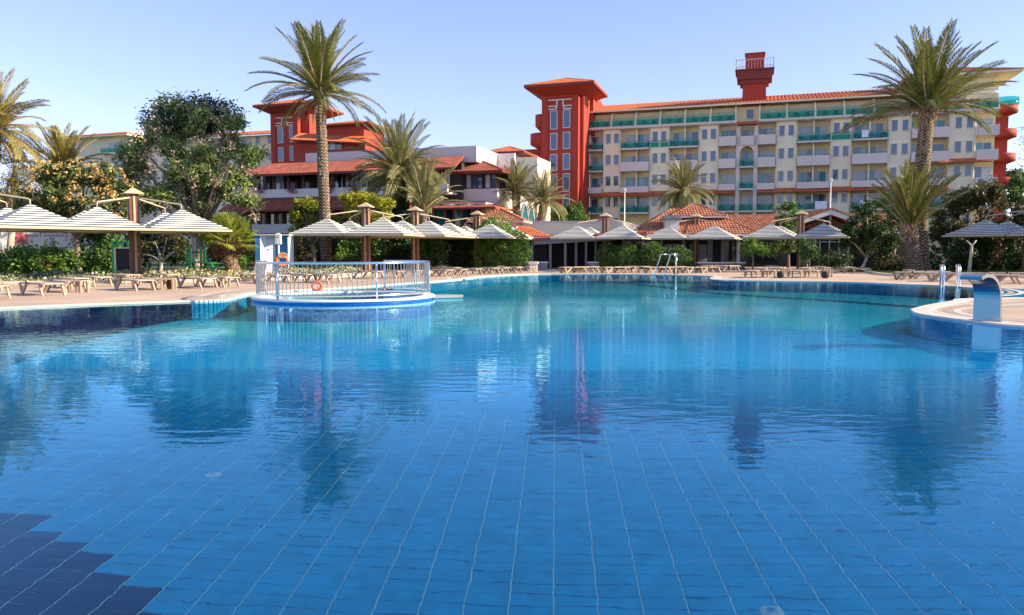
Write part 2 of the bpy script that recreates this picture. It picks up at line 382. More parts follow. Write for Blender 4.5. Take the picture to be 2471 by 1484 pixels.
# deck, lawn and the ground beyond
A = g2(-330, 690); kerb_l = [(-60, 35), (-34, 35.2), g2(0, 687), g2(300, 683.5), g2(600, 680), g2(720, 674), g2(855, 668), g2(890, 660), g2(910, 650)]
kerb_r = [g2(2040, 645), g2(2090, 657), g2(2139, 666), g2(2250, 669), g2(2471, 668.5), (36, 45), (75, 44)]
kl = [Vector(q) for q in bez(kerb_l, 5)]; kr = [Vector(q) for q in bez(kerb_r, 5)]
DECK = kl + [Vector((-11, 78)), Vector((32, 78))] + kr + [Vector((75, -12)), Vector((-60, -12))]
fill(DECK, [po], DZ, 'deck', m_deck)
big = [Vector((-900, -200)), Vector((900, -200)), Vector((900, 2500)), Vector((-900, 2500))]
fill(big, [[p for p in po]], -.02, 'ground', m_lawn)
mbk = MB()
for line, wdt in ((kl, .28), (kr, .28)):
    n = len(line); nr = []
    for i in range(n):
        t = (line[min(i + 1, n - 1)] - line[max(i - 1, 0)]).normalized(); nr.append(Vector((-t.y, t.x)))
    a = [line[i] - nr[i] * wdt / 2 for i in range(n)]; bq = [line[i] + nr[i] * wdt / 2 for i in range(n)]; z0, z1 = DZ - .03, DZ + .13
    vs = [(q.x, q.y, z0) for q in a] + [(q.x, q.y, z1) for q in a] + [(q.x, q.y, z1) for q in bq] + [(q.x, q.y, z0) for q in bq]
    mbk.add(vs, [(k * n + i, k * n + i + 1, (k + 1) * n + i + 1, (k + 1) * n + i) for k in range(3) for i in range(n - 1)])
structure(mbk.build('deck_kerb', m_cop))
# ------------------------------------------------------------------ building materials
m_cream = mat('cream_render', (.80, .72, .53), .8, .06, .25, fine=.03, fsc=20)
m_pale = mat('pale_grey_render', (.90, .79, .59), .8, .05, .25, fine=.03, fsc=20)
m_mauve = mat('mauve_render', (.72, .62, .58), .8, .06, .3, fine=.03, fsc=20)
m_ochre = mat('ochre_render', (.88, .74, .47), .8, .06, .3)
m_red = mat('red_render', (.40, .048, .028), .75, .08, .2, fine=.04, fsc=15)
m_rdark = mat('dark_red_paint', (.23, .045, .035), .7, .1, .5)
m_roof = mat('terracotta_tile', (.56, .155, .055), .8, .28, 1.4, fine=.22, fsc=9, bump=.3, bsc=25)
m_roofb = mat('weathered_terracotta', (.33, .105, .055), .8, .30, 1.6, fine=.28, fsc=8, bump=.3, bsc=25, c2=(.42, .19, .10))
m_roofd = mat('shade_toned_terracotta', (.33, .095, .06), .85, .28, 1.4, fine=.22, fsc=9, bump=.3, bsc=25)  # terracotta darkened to stand for roof slopes in shade
m_brown = mat('brown_timber', (.13, .055, .035), .6, .15, 2)
m_teal = glassmat('teal_glass', (.02, .22, .19), .06)
m_tealm = mat('teal_paint', (.03, .27, .22), .5, .05)
m_win = glassmat('window_glass', (.05, .09, .14), .03)
m_winb = glassmat('blue_window_glass', (.025, .07, .16), .03)
m_winl = glassmat('curtained_glass', (.36, .42, .48), .08, .6)
m_winc = glassmat('turquoise_curtain_glass', (.03, .24, .33), .06, .7)
m_wind = glassmat('dark_glass', (.012, .018, .025), .12, .3)
m_frame = mat('window_frame_white', (.66, .62, .60), .5, .04)
m_shade = mat('painted_shade', (.035, .035, .045), .8, .2)  # near-black standing for the shade under roofs and behind posts
m_metal = mat('brushed_metal', (.55, .56, .57), .28, .06, 8, metal=1.0)
m_steel = mat('polished_tube', (.72, .73, .75), .16, .03, 8, metal=1.0)
m_black = mat('black_resin', (.012, .014, .018), .5, .1)
m_green_p = mat('green_paint', (.02, .16, .06), .5, .12, 4)
BROT = R(-17.8)

def tile_sheet(mb, a, b, c, d, step=.28, row=.42, amp=.05, mi=0, clip=None):
    """barrel tiles laid on the slope a-b (eave) to d-c (top): ridges run up the slope and every course steps over the one below"""
    a, b, c, d = map(Vector, (a, b, c, d)); w = (b - a).length
    e = (b - a).normalized(); nrm = (b - a).cross(d - a).normalized()
    if nrm.z < 0: nrm = -nrm
    dl, dr = (d - a).dot(e), (c - a).dot(e); up = (d - a) - e * dl; H = up.length; up.normalize()
    n = max(1, round(w / step)); st = w / n; nr = max(1, round(H / row))
    for k in range(n):
        s0, s1 = k * st, (k + 1) * st; sm = (s0 + s1) / 2
        tm = 1.0
        if dl > 1e-6: tm = min(tm, sm / dl)
        if dr < w - 1e-6: tm = min(tm, (w - sm) / (w - dr))
        prof = [(s0, 0), (s0 + st * .22, amp * .8), (sm, amp), (s1 - st * .22, amp * .8), (s1, 0)]
        for r in range(nr):
            t0, t1 = r / nr, (r + 1) / nr
            if t0 >= tm: break
            t1 = min(t1, tm)
            vs = [a + e * s + up * (H * t) + nrm * (z + lift) for t, lift in ((t0, .03), (t1, 0.0)) for s, z in prof]
            vs += [a + e * s + up * (H * t0) + nrm * (z * .2) for s, z in prof]
            mb.add(vs, [(i, i + 1, i + 6, i + 5) for i in range(4)] + [(10 + i, 11 + i, i + 1, i) for i in range(4)], mi)
def hip_roof(parent, x0, x1, y0, y1, z, h, m, over=0.0, thick=.12, step=.28, row=.42, label=None, fascia=None, name='roof', ridge=None):
    """hipped tile roof as one part with its tiles, caps and eave board below it"""
    w, dp = x1 - x0, y1 - y0; k = min(w, dp) / 2
    if ridge is not None: k = ridge
    kx = k if w > dp or ridge is not None else w / 2; ky = dp / 2 if w >= dp else k
    if ridge is not None: kx = k; ky = dp / 2
    ra, rb = (x0 + kx, (y0 + y1) / 2 if w >= dp or ridge is not None else y0 + w / 2, z + h), (x1 - kx, (y0 + y1) / 2 if w >= dp or ridge is not None else y1 - w / 2, z + h)
    base = MB(); C4 = [(x0, y0, z), (x1, y0, z), (x1, y1, z), (x0, y1, z)]
    lo = [(x, y, z - thick) for x, y, _ in C4]
    if w >= dp or ridge is not None: tops = [(0, 1, 5, 4), (1, 2, 5), (2, 3, 4, 5), (3, 0, 4)]
    else: tops = [(0, 1, 4), (1, 2, 5, 4), (2, 3, 5), (3, 0, 4, 5)]
    base.add(C4 + [ra, rb], tops); base.add(C4 + lo, [(i, 4 + i, 4 + (i + 1) % 4, (i + 1) % 4) for i in range(4)] + [(4, 7, 6, 5)])
    rf = base.build(name, fascia or m, parent)
    if label: rf['label'] = label
    t = MB(); P = C4 + [ra, rb]
    for q in tops:
        pts = [P[i] for i in q]
        if len(pts) == 3: pts = [pts[0], pts[1], pts[2], pts[2]]
        tile_sheet(t, *pts, step=step, row=row, amp=step * .2)
    caps = [(0, 4), (1, 5 if (w >= dp or ridge is not None) else 4), (2, 5), (3, 4 if (w >= dp or ridge is not None) else 5), (4, 5)]
    for i, j in caps:
        a, b = Vector(P[i]), Vector(P[j]); 
        if (a - b).length < .05: continue
        n = max(2, int((b - a).length / .4)); 
        for q in range(n): t.tube([a.lerp(b, q / n) + Vector((0, 0, .05)), a.lerp(b, (q + 1) / n) + Vector((0, 0, .02))], [.11, .085], 6)
    stuff(t.build('roof_tiles', m, rf)); return rf
def shed_roof(parent, a, b, c, d, m, thick=.12, step=.28, row=.42, label=None, fascia=None, name='roof'):
    """single tiled slope: eave a-b, top d-c"""
    mb = MB(); vs = [Vector(v) for v in (a, b, c, d)]; lo = [v - Vector((0, 0, thick)) for v in vs]
    mb.add(vs + lo, [(0, 1, 2, 3), (7, 6, 5, 4)] + [(i, 4 + i, 4 + (i + 1) % 4, (i + 1) % 4) for i in range(4)])
    rf = mb.build(name, fascia or m, parent)
    if label: rf['label'] = label
    t = MB(); tile_sheet(t, *vs, step=step, row=row, amp=step * .2); stuff(t.build('roof_tiles', m, rf)); return rf
WME = {}
def window(parent, u, w, z, wd, ht, glass, name='window', fw=.06, frame=None, split=0, proud=.05):
    """window part: frame with its pane (and a meeting stile when split) as sub-part; w is the wall face"""
    frame = frame or m_frame; key = (round(wd, 2), round(ht, 2), frame.name, split, fw)
    if key not in WME:
        mb = MB(); mb.box(-wd/2, -wd/2+fw, -proud, .06, 0, ht); mb.box(wd/2-fw, wd/2, -proud, .06, 0, ht)
        mb.box(-wd/2+fw, wd/2-fw, -proud, .06, ht-fw, ht); mb.box(-wd/2+fw, wd/2-fw, -proud-.02, .06, 0, fw)
        for q in range(split): x = -wd/2 + wd*(q+1)/(split+1); mb.box(x-fw*.45, x+fw*.45, -proud*.8, .05, fw, ht-fw)
        WME[key] = mb.mesh(name, frame)
    f = link(name, WME[key], parent, (u, w, z))
    if isinstance(glass, (list, tuple)): gl = glass
    else: gl = [glass] * (split + 1)
    for q in range(split + 1):
        k3 = ('pane', round(wd, 2), round(ht, 2), split, q, gl[q].name)
        if k3 not in WME:
            mb = MB(); a = -wd/2 + wd*q/(split+1) + (fw if q == 0 else fw*.45); b = -wd/2 + wd*(q+1)/(split+1) - (fw if q == split else fw*.45)
            mb.box(a, b, .015, .035, fw, ht-fw); WME[k3] = mb.mesh('pane', gl[q])
        link('pane', WME[k3], f)
    return f
def railing_bars(parent, u0, u1, w, z, h, name='balcony_railing', sides=None, wb=0):
    """teal glass balcony railing: top rails, posts, pane"""
    mb = MB()
    for zz in (h, h - .14, h - .28): mb.box(u0, u1, w - .02, w + .02, z + zz - .022, z + zz + .022)
    n = max(1, round((u1 - u0) / 1.0))
    for k in range(n + 1): x = u0 + (u1 - u0) * k / n; mb.box(x - .022, x + .022, w - .025, w + .025, z, z + h - .03)
    r = mb.build(name, m_tealm, parent)
    pn = MB(); pn.box(u0 + .03, u1 - .03, w - .006, w + .006, z + .08, z + h - .34); pn.build('pane', m_tglass, r); return r
m_tglass, nt, p = newmat('clear_teal_glass'); p.inputs['Base Color'].default_value = (.05, .38, .33, 1); p.inputs['Roughness'].default_value = .05
tb = nt.nodes.new('ShaderNodeBsdfTransparent'); tb.inputs[0].default_value = (.35, .85, .78, 1); mx = nt.nodes.new('ShaderNodeMixShader'); mx.inputs[0].default_value = .80
nt.links.new(p.outputs[0], mx.inputs[1]); nt.links.new(tb.outputs[0], mx.inputs[2]); nt.links.new(mx.outputs[0], nt.nodes['Material Output'].inputs['Surface'])

# ------------------------------------------------------------------ cream hotel on the right
HF = Frame(1417, 111, BROT)
def Z3(x, y): return 1133.8 + .27783 * x, 137.4 + .27783 * y
def Z4(x, y): return 1717.9 + .34723 * x, 34.36 + .34723 * y
def U3(x, w=0): return HF.uz(*Z3(x, 950), w)[0]
def U4(x, w=0): return HF.uz(*Z4(x, 900), w)[0]
hotel = thing('hotel', 'long cream hotel of six storeys with teal balcony railings and a terracotta roof', 'hotel', HF.o, BROT)
ST = 3.0; zL = [HF.uz(1430, 518)[1] + ST * k for k in range(6)]          # slab undersides, first floor up; zL[4] top terrace
uR = U4(1985); zT = zL[4]; zE = zT + 2.45; RD = 1.3                          # RD: depth of the balcony recesses
mb = MB(); mb.box(.02, uR - .01, RD, 15, 0, zE - .05); mb.build('wall', m_ochre, hotel)
# bays between balconies stand forward
pairs = [(U3(1155), U3(1310), U3(1202), U3(1271)), (U3(1558), U3(1732), U3(1607), U3(1680)), (U3(1983), U3(2158), U3(2033), U3(2110)),
         (U4(445), U4(592), U4(484), U4(549)), (U4(821), U4(972), U4(864), U4(930)), (U4(1222), U4(1383), U4(1266), U4(1340)), (U4(1643), U4(1832), U4(1709), U4(1787))]
LV = zL[0:4]
for (a, b, c, d) in pairs:
    mb = MB(); mb.box(a, b, 0, RD - .004, 0, zT - .01); mb.build('wall_bay', m_pale, hotel)
    for z in [zL[0] - ST] + LV:
        for x in (c, d): window(hotel, x, -.03, z + 1.05, .78, 1.45, m_win, 'window', .07)
    pp = MB(); pp.tube([(a + .12, -.09, zT - .1), (a + .12, -.09, .5)], .06, 6); pp.tube([(b - .12, -.09, zT - .1), (b - .12, -.09, .5)], .06, 6); pp.build('drainpipe', m_pale, hotel)
GL = [[m_winl, m_winc], [m_winl, m_winl], [m_winc, m_winl], [m_winb, m_winl], [m_winl, m_winb], [m_winc, m_winb]]
bal = [(U3(1022), U3(1152), [U3(1098)], 'ttls'), (U3(1313), U3(1557), [U3(1396), U3(1495)], 'tsls'), (U3(1733), U3(1982), [U3(1810), U3(1919)], 'tsls'),
       (U3(2160), U4(167), [U4(115)], 'ssls'), (U4(321), U4(442), [U4(380)], 'ssls'), (U4(594), U4(820), [U4(660), U4(755)], 'tsls'), (U4(974), U4(1220), [U4(1045), U4(1147)], 'tsls'),
       (U4(1385), U4(1641), [U4(1432), U4(1575)], 'ssls'), (U4(1834), U4(1983), [U4(1904)], 'ssls')]
chair_spots = []; gi = 0
OV = .75
for bi, (a, b, doors, kinds) in enumerate(bal):
    for lev, k in zip((3, 2, 1, 0), kinds):
        z = zL[lev]; kk = 't' if lev == 0 else k
        mb = MB(); mb.box(a + .01, b - .01, -OV, RD - .002, z, z + .22); mb.build('balcony_slab', m_mauve, hotel)
        f0 = z + .222
        if kk == 't':
            railing_bars(hotel, a + .08, b - .08, -OV + .06, f0, 1.0)
        else:
            h = 1.05 if kk == 's' else .62
            mb = MB(); mb.box(a, b, -OV - .003, -OV + .14, z - .004, f0 + h); mb.box(a, a + .13, -OV + .14, -.004, f0, f0 + h); mb.box(b - .13, b, -OV + .14, -.004, f0, f0 + h)
            mb.build('parapet', m_mauve, hotel)
            mb = MB(); mb.box(a, b, -OV + .04, -OV + .08, f0 + h + .16, f0 + h + .20)
            for q in range(3): x = a + .1 + (b - a - .2) * q / 2; mb.box(x - .02, x + .02, -OV + .045, -OV + .075, f0 + h, f0 + h + .16)
            mb.build('handrail', m_tealm, hotel)
        for x in doors:
            window(hotel, x, RD - .03, f0, 1.75 if len(doors) > 1 else 1.9, 2.15, GL[(gi * 7 + lev * 3) % 6], 'balcony_door', .06, split=1); gi += 1
            if kk == 't': chair_spots += [(x - .75, .1, f0, 40), (x + .75, .15, f0, -50)]
        if len(doors) > 1:                                                   # fin wall between the two rooms
            x = sum(doors) / 2; mb = MB(); mb.box(x - .08, x + .08, .15, RD - .002, f0, z + ST - .005); mb.build('dividing_wall', m_pale, hotel)
for x0, x1 in ((U3(1557), U3(1640)), (U4(820), U4(905)), (U3(1650), U3(1733)), (U4(905), U4(974))): railing_bars(hotel, x0 + .05, x1 - .05, -.12, zL[3] + .222, 1.0)
# middle stair bay
a, b = U4(170), U4(320)
mb = MB(); mb.box(a, a + .5, -.25, RD - .004, 0, zT - .01); mb.box(b - .5, b, -.25, RD - .004, 0, zT - .01); mb.build('wall_bay', m_mauve, hotel)
for lev, k in ((3, 's'), (2, 't'), (1, 't'), (0, 't')):
    z = zL[lev]; mb = MB(); mb.box(a + .51, b - .51, -.5, RD - .002, z, z + .22)
    mb.build('balcony_slab', m_mauve, hotel); f0 = z + .222
    if k == 's': mb = MB(); mb.box(a + .501, b - .501, -.52, -.38, z - .01, f0 + 1.0); mb.build('parapet', m_mauve, hotel)
    else: railing_bars(hotel, a + .53, b - .53, -.44, f0, 1.0)
    window(hotel, U4(258), RD - .03, f0, 1.7, 2.1, GL[lev % 6], 'balcony_door', .06, split=1)
    if k == 't': chair_spots += [(U4(258) - .7, .2, f0, 30), (U4(258) + .7, .2, f0, -40)]
arch = [(a + .502, zL[3] - .02), (b - .502, zL[3] - .02)] + [((a + b) / 2 + (b - a - 1.004) / 2 * math.cos(t), zL[3] - 1.0 + .9 * math.sin(t)) for t in [math.pi * q / 12 for q in range(13)]]
mb = MB(); mb.slab(arch, -.24, .0); mb.build('arch', m_pale, hotel)
mb = MB(); mb.box(a + .1, b - .1, -1.0, -.26, zT - .35, zT - .2); mb.build('canopy_board', m_brown, hotel)
shed_roof(hotel, (a, -1.2, zT - .2), (b, -1.2, zT - .2), (b, .1, zT + .25), (a, .1, zT + .25), m_roof, .08, .25, .4)
# top terrace: band, fins, teal glass, doors
for (x0, x1) in ((.02, a - .05), (b + .05, uR - .01)):
    mb = MB(); mb.box(x0, x1, -.55, RD + 2.2, zT, zT + .35); mb.box(x0, x1, -.68, -.552, zT + .1, zT + .2); mb.build('terrace_band', m_mauve, hotel)
    n = round((x1 - x0) / 3.35); st = (x1 - x0) / n
    mb = MB(); mb.box(x0, x1, 2.2, 2.45, zT + .352, zE + .8); mb.build('terrace_wall', m_ochre, hotel)
    for q in range(n + 1):
        x = x0 + st * q; x = min(max(x, x0 + .1), x1 - .1); mb = MB()
        vs = [(x + s * .09, y, z) for s in (-1, 1) for y, z in ((-.5, zT + .352), (2.198, zT + .352), (2.198, zE), (.55, zE), (.3, zE - .25))]
        mb.add(vs, [(4, 3, 2, 1, 0), (5, 6, 7, 8, 9)] + [(i, (i + 1) % 5, 5 + (i + 1) % 5, 5 + i) for i in range(5)]); mb.build('fin', m_pale, hotel)
        if q < n:
            xm = x0 + st * (q + .5)
            railing_bars(hotel, x0 + st * q + .2, x0 + st * (q + 1) - .2, -.42, zT + .352, 1.15, 'terrace_railing')
            bars = MB()
            for t in range(14): xx = x0 + st * q + .3 + (st - .6) * t / 13; bars.box(xx - .014, xx + .014, -.36, -.33, zT + .36, zT + 1.02)
            bars.build('railing_bars', m_frame, hotel)
            window(hotel, xm + .1, 2.17, zT + .36, 2.6, 2.3, GL[(q * 5 + 2) % 6], 'terrace_door', .06, split=1)
            chair_spots += [(xm - .5, .4, zT + .352, 20), (xm + .7, .5, zT + .352, -30)]
window(hotel, U4(260), RD - .03, zT + .75, 1.0, 1.3, m_winb, 'window', .07)
mb = MB(); mb.box(a - .04, b + .04, 2.2, 2.45, zT, zE + .8); mb.build('terrace_wall', m_ochre, hotel)
# tile strip above the first floor
for (x0, x1) in ((U3(1022), a - .03), (b + .03, U4(1650))):
    z = zL[1] - .02; shed_roof(hotel, (x0, -1.05, z - .42), (x1, -1.05, z - .42), (x1, -.02, z + .18), (x0, -.02, z + .18), m_roof, .07, .27, .4, name='tile_strip', fascia=m_rdark)
z = zL[2] - .25; shed_roof(hotel, (U4(1520), -1.1, z), (U4(1935), -1.1, z), (U4(1935), -.02, z + .55), (U4(1520), -.02, z + .55), m_roof, .07, .27, .4, name='tile_strip', fascia=m_rdark)
# main roof
mb = MB(); mb.box(-.1, uR - .2, -.15, .1, zE + .1, zE + .28); mb.build('fascia', m_pale, hotel)
shed_roof(hotel, (-.1, .1, zE + .28), (uR - 8.0, .1, zE + .28), (uR - 8, 8, zE + 2.5), (-.1, 8, zE + 2.5), m_roof, .1, .5, .8)
# end block with its higher roof
mb = MB(); mb.box(uR - 8.0, uR - .012, 2.5, 14, zE - .04, zE + 2.6); mb.build('end_wall', m_cream, hotel)
hip_roof(hotel, uR - 10.5, uR + 2.6, 0.6, 14, zE + 2.62, 2.0, m_roofb, thick=.25, step=.5, row=.8, fascia=m_cream)
# red stair turret with round balconies at the end
mb = MB(); mb.box(uR, uR + 1.6, 2.0, 7, 0, zT + .8); mb.build('end_tower', m_red, hotel)
for z in (zL[1], zL[2], zL[3], zT):
    mb = MB(); mb.lathe([(.2, z - .5), (1.35, z), (1.5, z + .02), (1.5, z + 1.0), (1.36, z + 1.0), (1.36, z + .1), (0, z + .1)], 20, (uR + 1.2, 2.6)); mb.build('round_balcony', m_red, hotel)
mb = MB(); mb.lathe([(1.62, zT + 1.0), (1.62, zT + 1.9), (1.58, zT + 1.9), (1.58, zT + 1.0)], 20, (uR + 1.2, 2.6)); mb.build('terrace_railing', m_tglass, hotel)

# balcony furniture and towels
mb = MB(); mb.box(-.24, .24, -.24, .22, .40, .45); mb.box(-.24, .24, .19, .24, .45, .85)
for x in (-.22, .22):
    for y in (-.2, .2): mb.box(x - .02, x + .02, y - .02, y + .02, 0, .4)
    mb.box(x - .03, x + .03, -.22, .2, .60, .64); mb.box(x - .02, x + .02, -.2, -.16, .45, .6)
cme = mb.mesh('balcony_chair', m_black)
for (u, w, z, r) in chair_spots:
    o = link('balcony_chair', cme, None, HF.pt(u, w, z), (0, 0, BROT + R(r + random.uniform(-12, 12))))
    fl = 'on the glass railed top terrace' if z > zT else ['on a first floor balcony', 'on the second floor stair bay balcony', 'on the third floor stair bay balcony' if abs(u - U4(258)) < 1.2 else 'on a third floor balcony at the left end', 'on a fourth floor balcony'][min(3, max(0, int(round((z - zL[0]) / ST))))]
    tag(o, 'small dark chair ' + fl + ' of the cream hotel', 'chair', 'chairs on the hotel balconies')
m_towel = mat('white_towel', (.78, .76, .80), .9, .06, 3, bump=.2)
def towel(u, z, wd, hh, label, m=None):
    mb = MB(); n = 8
    vs = []
    for i in range(n + 1):
        x = -wd / 2 + wd * i / n; s = .015 * math.sin(i * 2.1)
        vs += [(x, .05, -hh * .3), (x, 0.045, .02), (x, -.045, .02), (x, -.05 - s, -hh)]
    mb.add(vs, [(i * 4 + k, i * 4 + k + 1, i * 4 + k + 5, i * 4 + k + 4) for i in range(n) for k in range(3)], 0, True)
    o = mb.build('towel', m or m_towel, None, loc=HF.pt(u, -OV + .06, z), rot=(0, 0, BROT)); tag(o, label, 'towel')
towel(U4(768), zL[0] + 1.26, 1.5, 1.0, 'white towel hung over the low balcony railing beside the tall flagpole')
towel(U4(1058), zL[3] + 1.26, .8, .9, 'white towel hung over the fourth floor railing left of the tall palm trunk')
towel(U4(1055), zL[0] + 1.26, .7, .9, 'narrow white towel on the low balcony railing behind the leaning young palm')
m_ytowel = mat('yellow_towel', (.75, .55, .05), .9, .06, 3); towel(U4(345), zL[3] + 1.32, .6, .35, 'small yellow cloth on the mauve parapet beside the stair bay', m_ytowel)
towel(U4(800), zL[2] + 1.3, .8, .45, 'dark cloth hanging over the corner of a solid mauve parapet', m_black)

# roof lookout
U0 = U4(285); zl = zE + .3
look = thing('roof_lookout', 'red square lookout turret with white railings on the hotel roof', 'turret', HF.pt(U0, 3.4, zl), BROT)
mb = MB(); mb.box(-1.55, 1.55, -1.4, 1.4, 0, 3.0); mb.build('base', m_red, look)
mb = MB(); mb.prism([(-2.3, -1.9), (2.3, -1.9), (2.3, 1.9), (-2.3, 1.9)], 3.45, 4.6); mb.box(-1.9, 1.9, -1.6, 1.6, 2.9, 3.448); mb.build('platform', m_rdark, look)
mb = MB(); mb.box(-2.55, 2.55, -2.1, 2.1, 4.602, 4.8); mb.build('deck_edge', m_rdark, look)
mb = MB(); mb.box(-1.25, 1.25, -1.1, 1.1, 4.802, 7.0); mb.box(-1.35, 1.35, -1.2, 1.2, 7.002, 7.12); mb.build('cabin', m_red, look)
for sx, sy in ((-1, -1), (1, -1), (-1, 1), (1, 1)): pass
mb = MB()
for y in (-2.0, 2.0): mb.box(-2.5, 2.5, y - .03, y + .03, 6.0, 6.08)
for x in (-2.47, 2.47): mb.box(x - .03, x + .03, -1.96, 1.96, 6.0, 6.08)
for q in range(13):
    x = -2.4 + .4 * q
    for y in (-2.0, 2.0): mb.box(x - .025, x + .025, y - .02, y + .02, 4.8, 6.0)
for q in range(9):
    y = -1.6 + .4 * q
    for x in (-2.47, 2.47): mb.box(x - .02, x + .02, y - .025, y + .025, 4.8, 6.0)
mb.build('railing', m_frame, look)

# ------------------------------------------------------------------ red towers
def red_tower(F, xl, xr, ytop, yeave, zbase, label, dep, wins, ytw, sgn=True, sides=True):
    """square tower: overhanging hip roof, white emblem, two columns of tall windows, recessed side"""
    u0, z1 = F.uz(xl, yeave); u1 = F.uz(xr, yeave)[0]; z0 = zbase; w = u1 - u0
    sw = .30 if sides else .10
    t = thing('red_tower', label, 'tower', F.pt(u0, 0, 0), F.rot)
    mb = MB(); mb.box(0, w, 0, dep, z0, z1); mb.build('wall', m_red, t)
    mb = MB(); mb.box(w + .001, w + w * sw, .9, dep - .9, z0, z1); mb.build('side_wall', m_red, t)
    o = w * .36; W2 = w * (1 + sw)
    mb = MB(); mb.add([(-.05, -.05, z1 - .9), (W2 + .05, -.05, z1 - .9), (W2 + .05, dep + .05, z1 - .9), (-.05, dep + .05, z1 - .9), (-o, -o, z1), (W2 + o, -o, z1), (W2 + o, dep + o, z1), (-o, dep + o, z1)],
        [(3, 2, 1, 0), (0, 1, 5, 4), (1, 2, 6, 5), (2, 3, 7, 6), (3, 0, 4, 7)]); mb.build('eave_soffit', m_red, t)
    hip_roof(t, -o - .15, W2 + o + .15, -o - .15, dep + o + .15, z1 + .3, w * .32, m_roof, thick=.3, step=.42, row=.6, fascia=m_rdark)
    # frame strips round the window field
    mb = MB(); fl, fr = w * .17, w * .83
    mb.box(0, fl - .0, -.14, -.002, z0, z1 - .92); mb.box(fr, w, -.14, -.002, z0, z1 - .92); mb.box(fl, fr, -.14, -.002, z1 - 1.2, z1 - .92); mb.build('pilaster', m_red, t)
    for (c, ya, yb) in wins:
        za, zb = F.uz(xl, yb)[1], F.uz(xl, ya)[1]
        window(t, w * c, -.03, za, w * .20, zb - za, m_winb, 'window', .10)
    # white emblem: top bar, two bent strokes, four short bars
    zt = F.uz(xl, ytw)[1]; e = MB(); k = w * .64; x0 = w * .18; th = .10
    e.box(x0, x0 + k, -.12, -.004, zt - .16, zt)
    for s in (-1, 1):
        def X(f): return w * .5 + s * f * k
        def bar(a, b, za, zb): e.box(min(X(a), X(b)), max(X(a), X(b)), -.12, -.004, zt - za, zt - zb)
        bar(.16, .5, 1.02, .86); bar(.16, .5, 1.42, 1.26)
        e.slab([(X(.10), zt - .161), (X(.16), zt - .161), (X(.16), zt - .7), (X(.21), zt - 1.42), (X(.15), zt - 1.42), (X(.10), zt - .75)][::(1 if s > 0 else -1)], -.13, -.004)
    e.build('emblem', m_frame, t)
    return t, w
TF2 = Frame(1308, 108, BROT)
red1, w1 = red_tower(TF2, 1308, 1396.5, 200, 217, 0, 'tall red tower with flared tiled roof at the left end of the cream hotel', 6.0,
    [(.33, 269, 314), (.68, 268, 312), (.33, 322.5, 363), (.68, 321, 362), (.33, 373, 413.5), (.68, 372, 412), (.33, 421, 461), (.68, 420, 461), (.68, 470, 505), (.33, 492, 513)], 242, sides=False)
# letters on the tower's sunny side (too small to read in the photograph): thin metal strokes
mb = MB()
mb = MB()
m_orange = m_red
mb = MB(); mb.add([(x, y, z) for x in (w1 * 1.1 + .02, w1 * 1.1 + .5) for y, z in ((5.0, zE - 3), (24, zE - 3), (24, zE + .8), (12, zE + 2.6), (5.0, zE + 3.6))], [(0, 1, 2, 3, 4), (9, 8, 7, 6, 5)] + [(i, 5 + i, 5 + (i + 1) % 5, (i + 1) % 5) for i in range(5)]); mb.build('link_wall', m_red, red1)
lt = MB()
for k, (zz, hh) in enumerate(((0, 1.6), (.1, 1.7), (-.2, 2.0), (0, 1.7), (-.3, 2.1), (.1, 1.4))): lt.box(w1 * 1.1 + .03, w1 * 1.1 + .12, 1.3 + k * .42, 1.38 + k * .42, zE + .6 + zz, zE + .6 + zz + hh)
for z_ in (.9, 1.5): lt.box(w1 * 1.1 + .03, w1 * 1.1 + .11, 1.3, 1.7, zE + z_, zE + z_ + .1); lt.box(w1 * 1.1 + .03, w1 * 1.1 + .11, 2.2, 2.6, zE + z_ + .3, zE + z_ + .4)
lt.build('wall_sign_letters', m_brown, red1)
# rounded red balconies on its left side, and the arch below
for z, r, hh in ((TF2.uz(1308, 345)[1], 1.9, 1.5), (TF2.uz(1308, 300)[1], 1.2, 1.6)):
    mb = MB(); mb.lathe([(.3, z - .9), (r, z), (r, z + hh), (r - .15, z + hh), (r - .15, z + .1), (0, z + .1)], 20, (-.3, 2.0)); mb.build('round_balcony', m_red, red1)
mb = MB(); z = TF2.uz(1308, 352)[1]
mb.box(-4.2, -.02, 1.5, 4.5, 0, z - 2.4); mb.slab([(-3.9, z - 2.39), (-3.9, z - .8), (-3.4, z - .2), (-.02, z - .2), (-.02, z - 2.39), (-1.1, z - 2.39), (-1.1, z - 1.4), (-1.4, z - 1.0), (-2.8, z - 1.0), (-3.0, z - 1.3), (-3.0, z - 2.39)], 1.5, 2.6); mb.build('arched_annex', m_red, red1)
TL2 = Frame(653, 128, BROT)
red2, w2 = red_tower(TL2, 653, 718.6, 255, 263, 4, 'red tower with flared tiled roof rising behind the restaurant roofs', 6.5,
    [(.35, 309, 347), (.78, 308, 345.5), (.35, 357, 391), (.78, 355, 390), (.35, 399, 425)], 285)
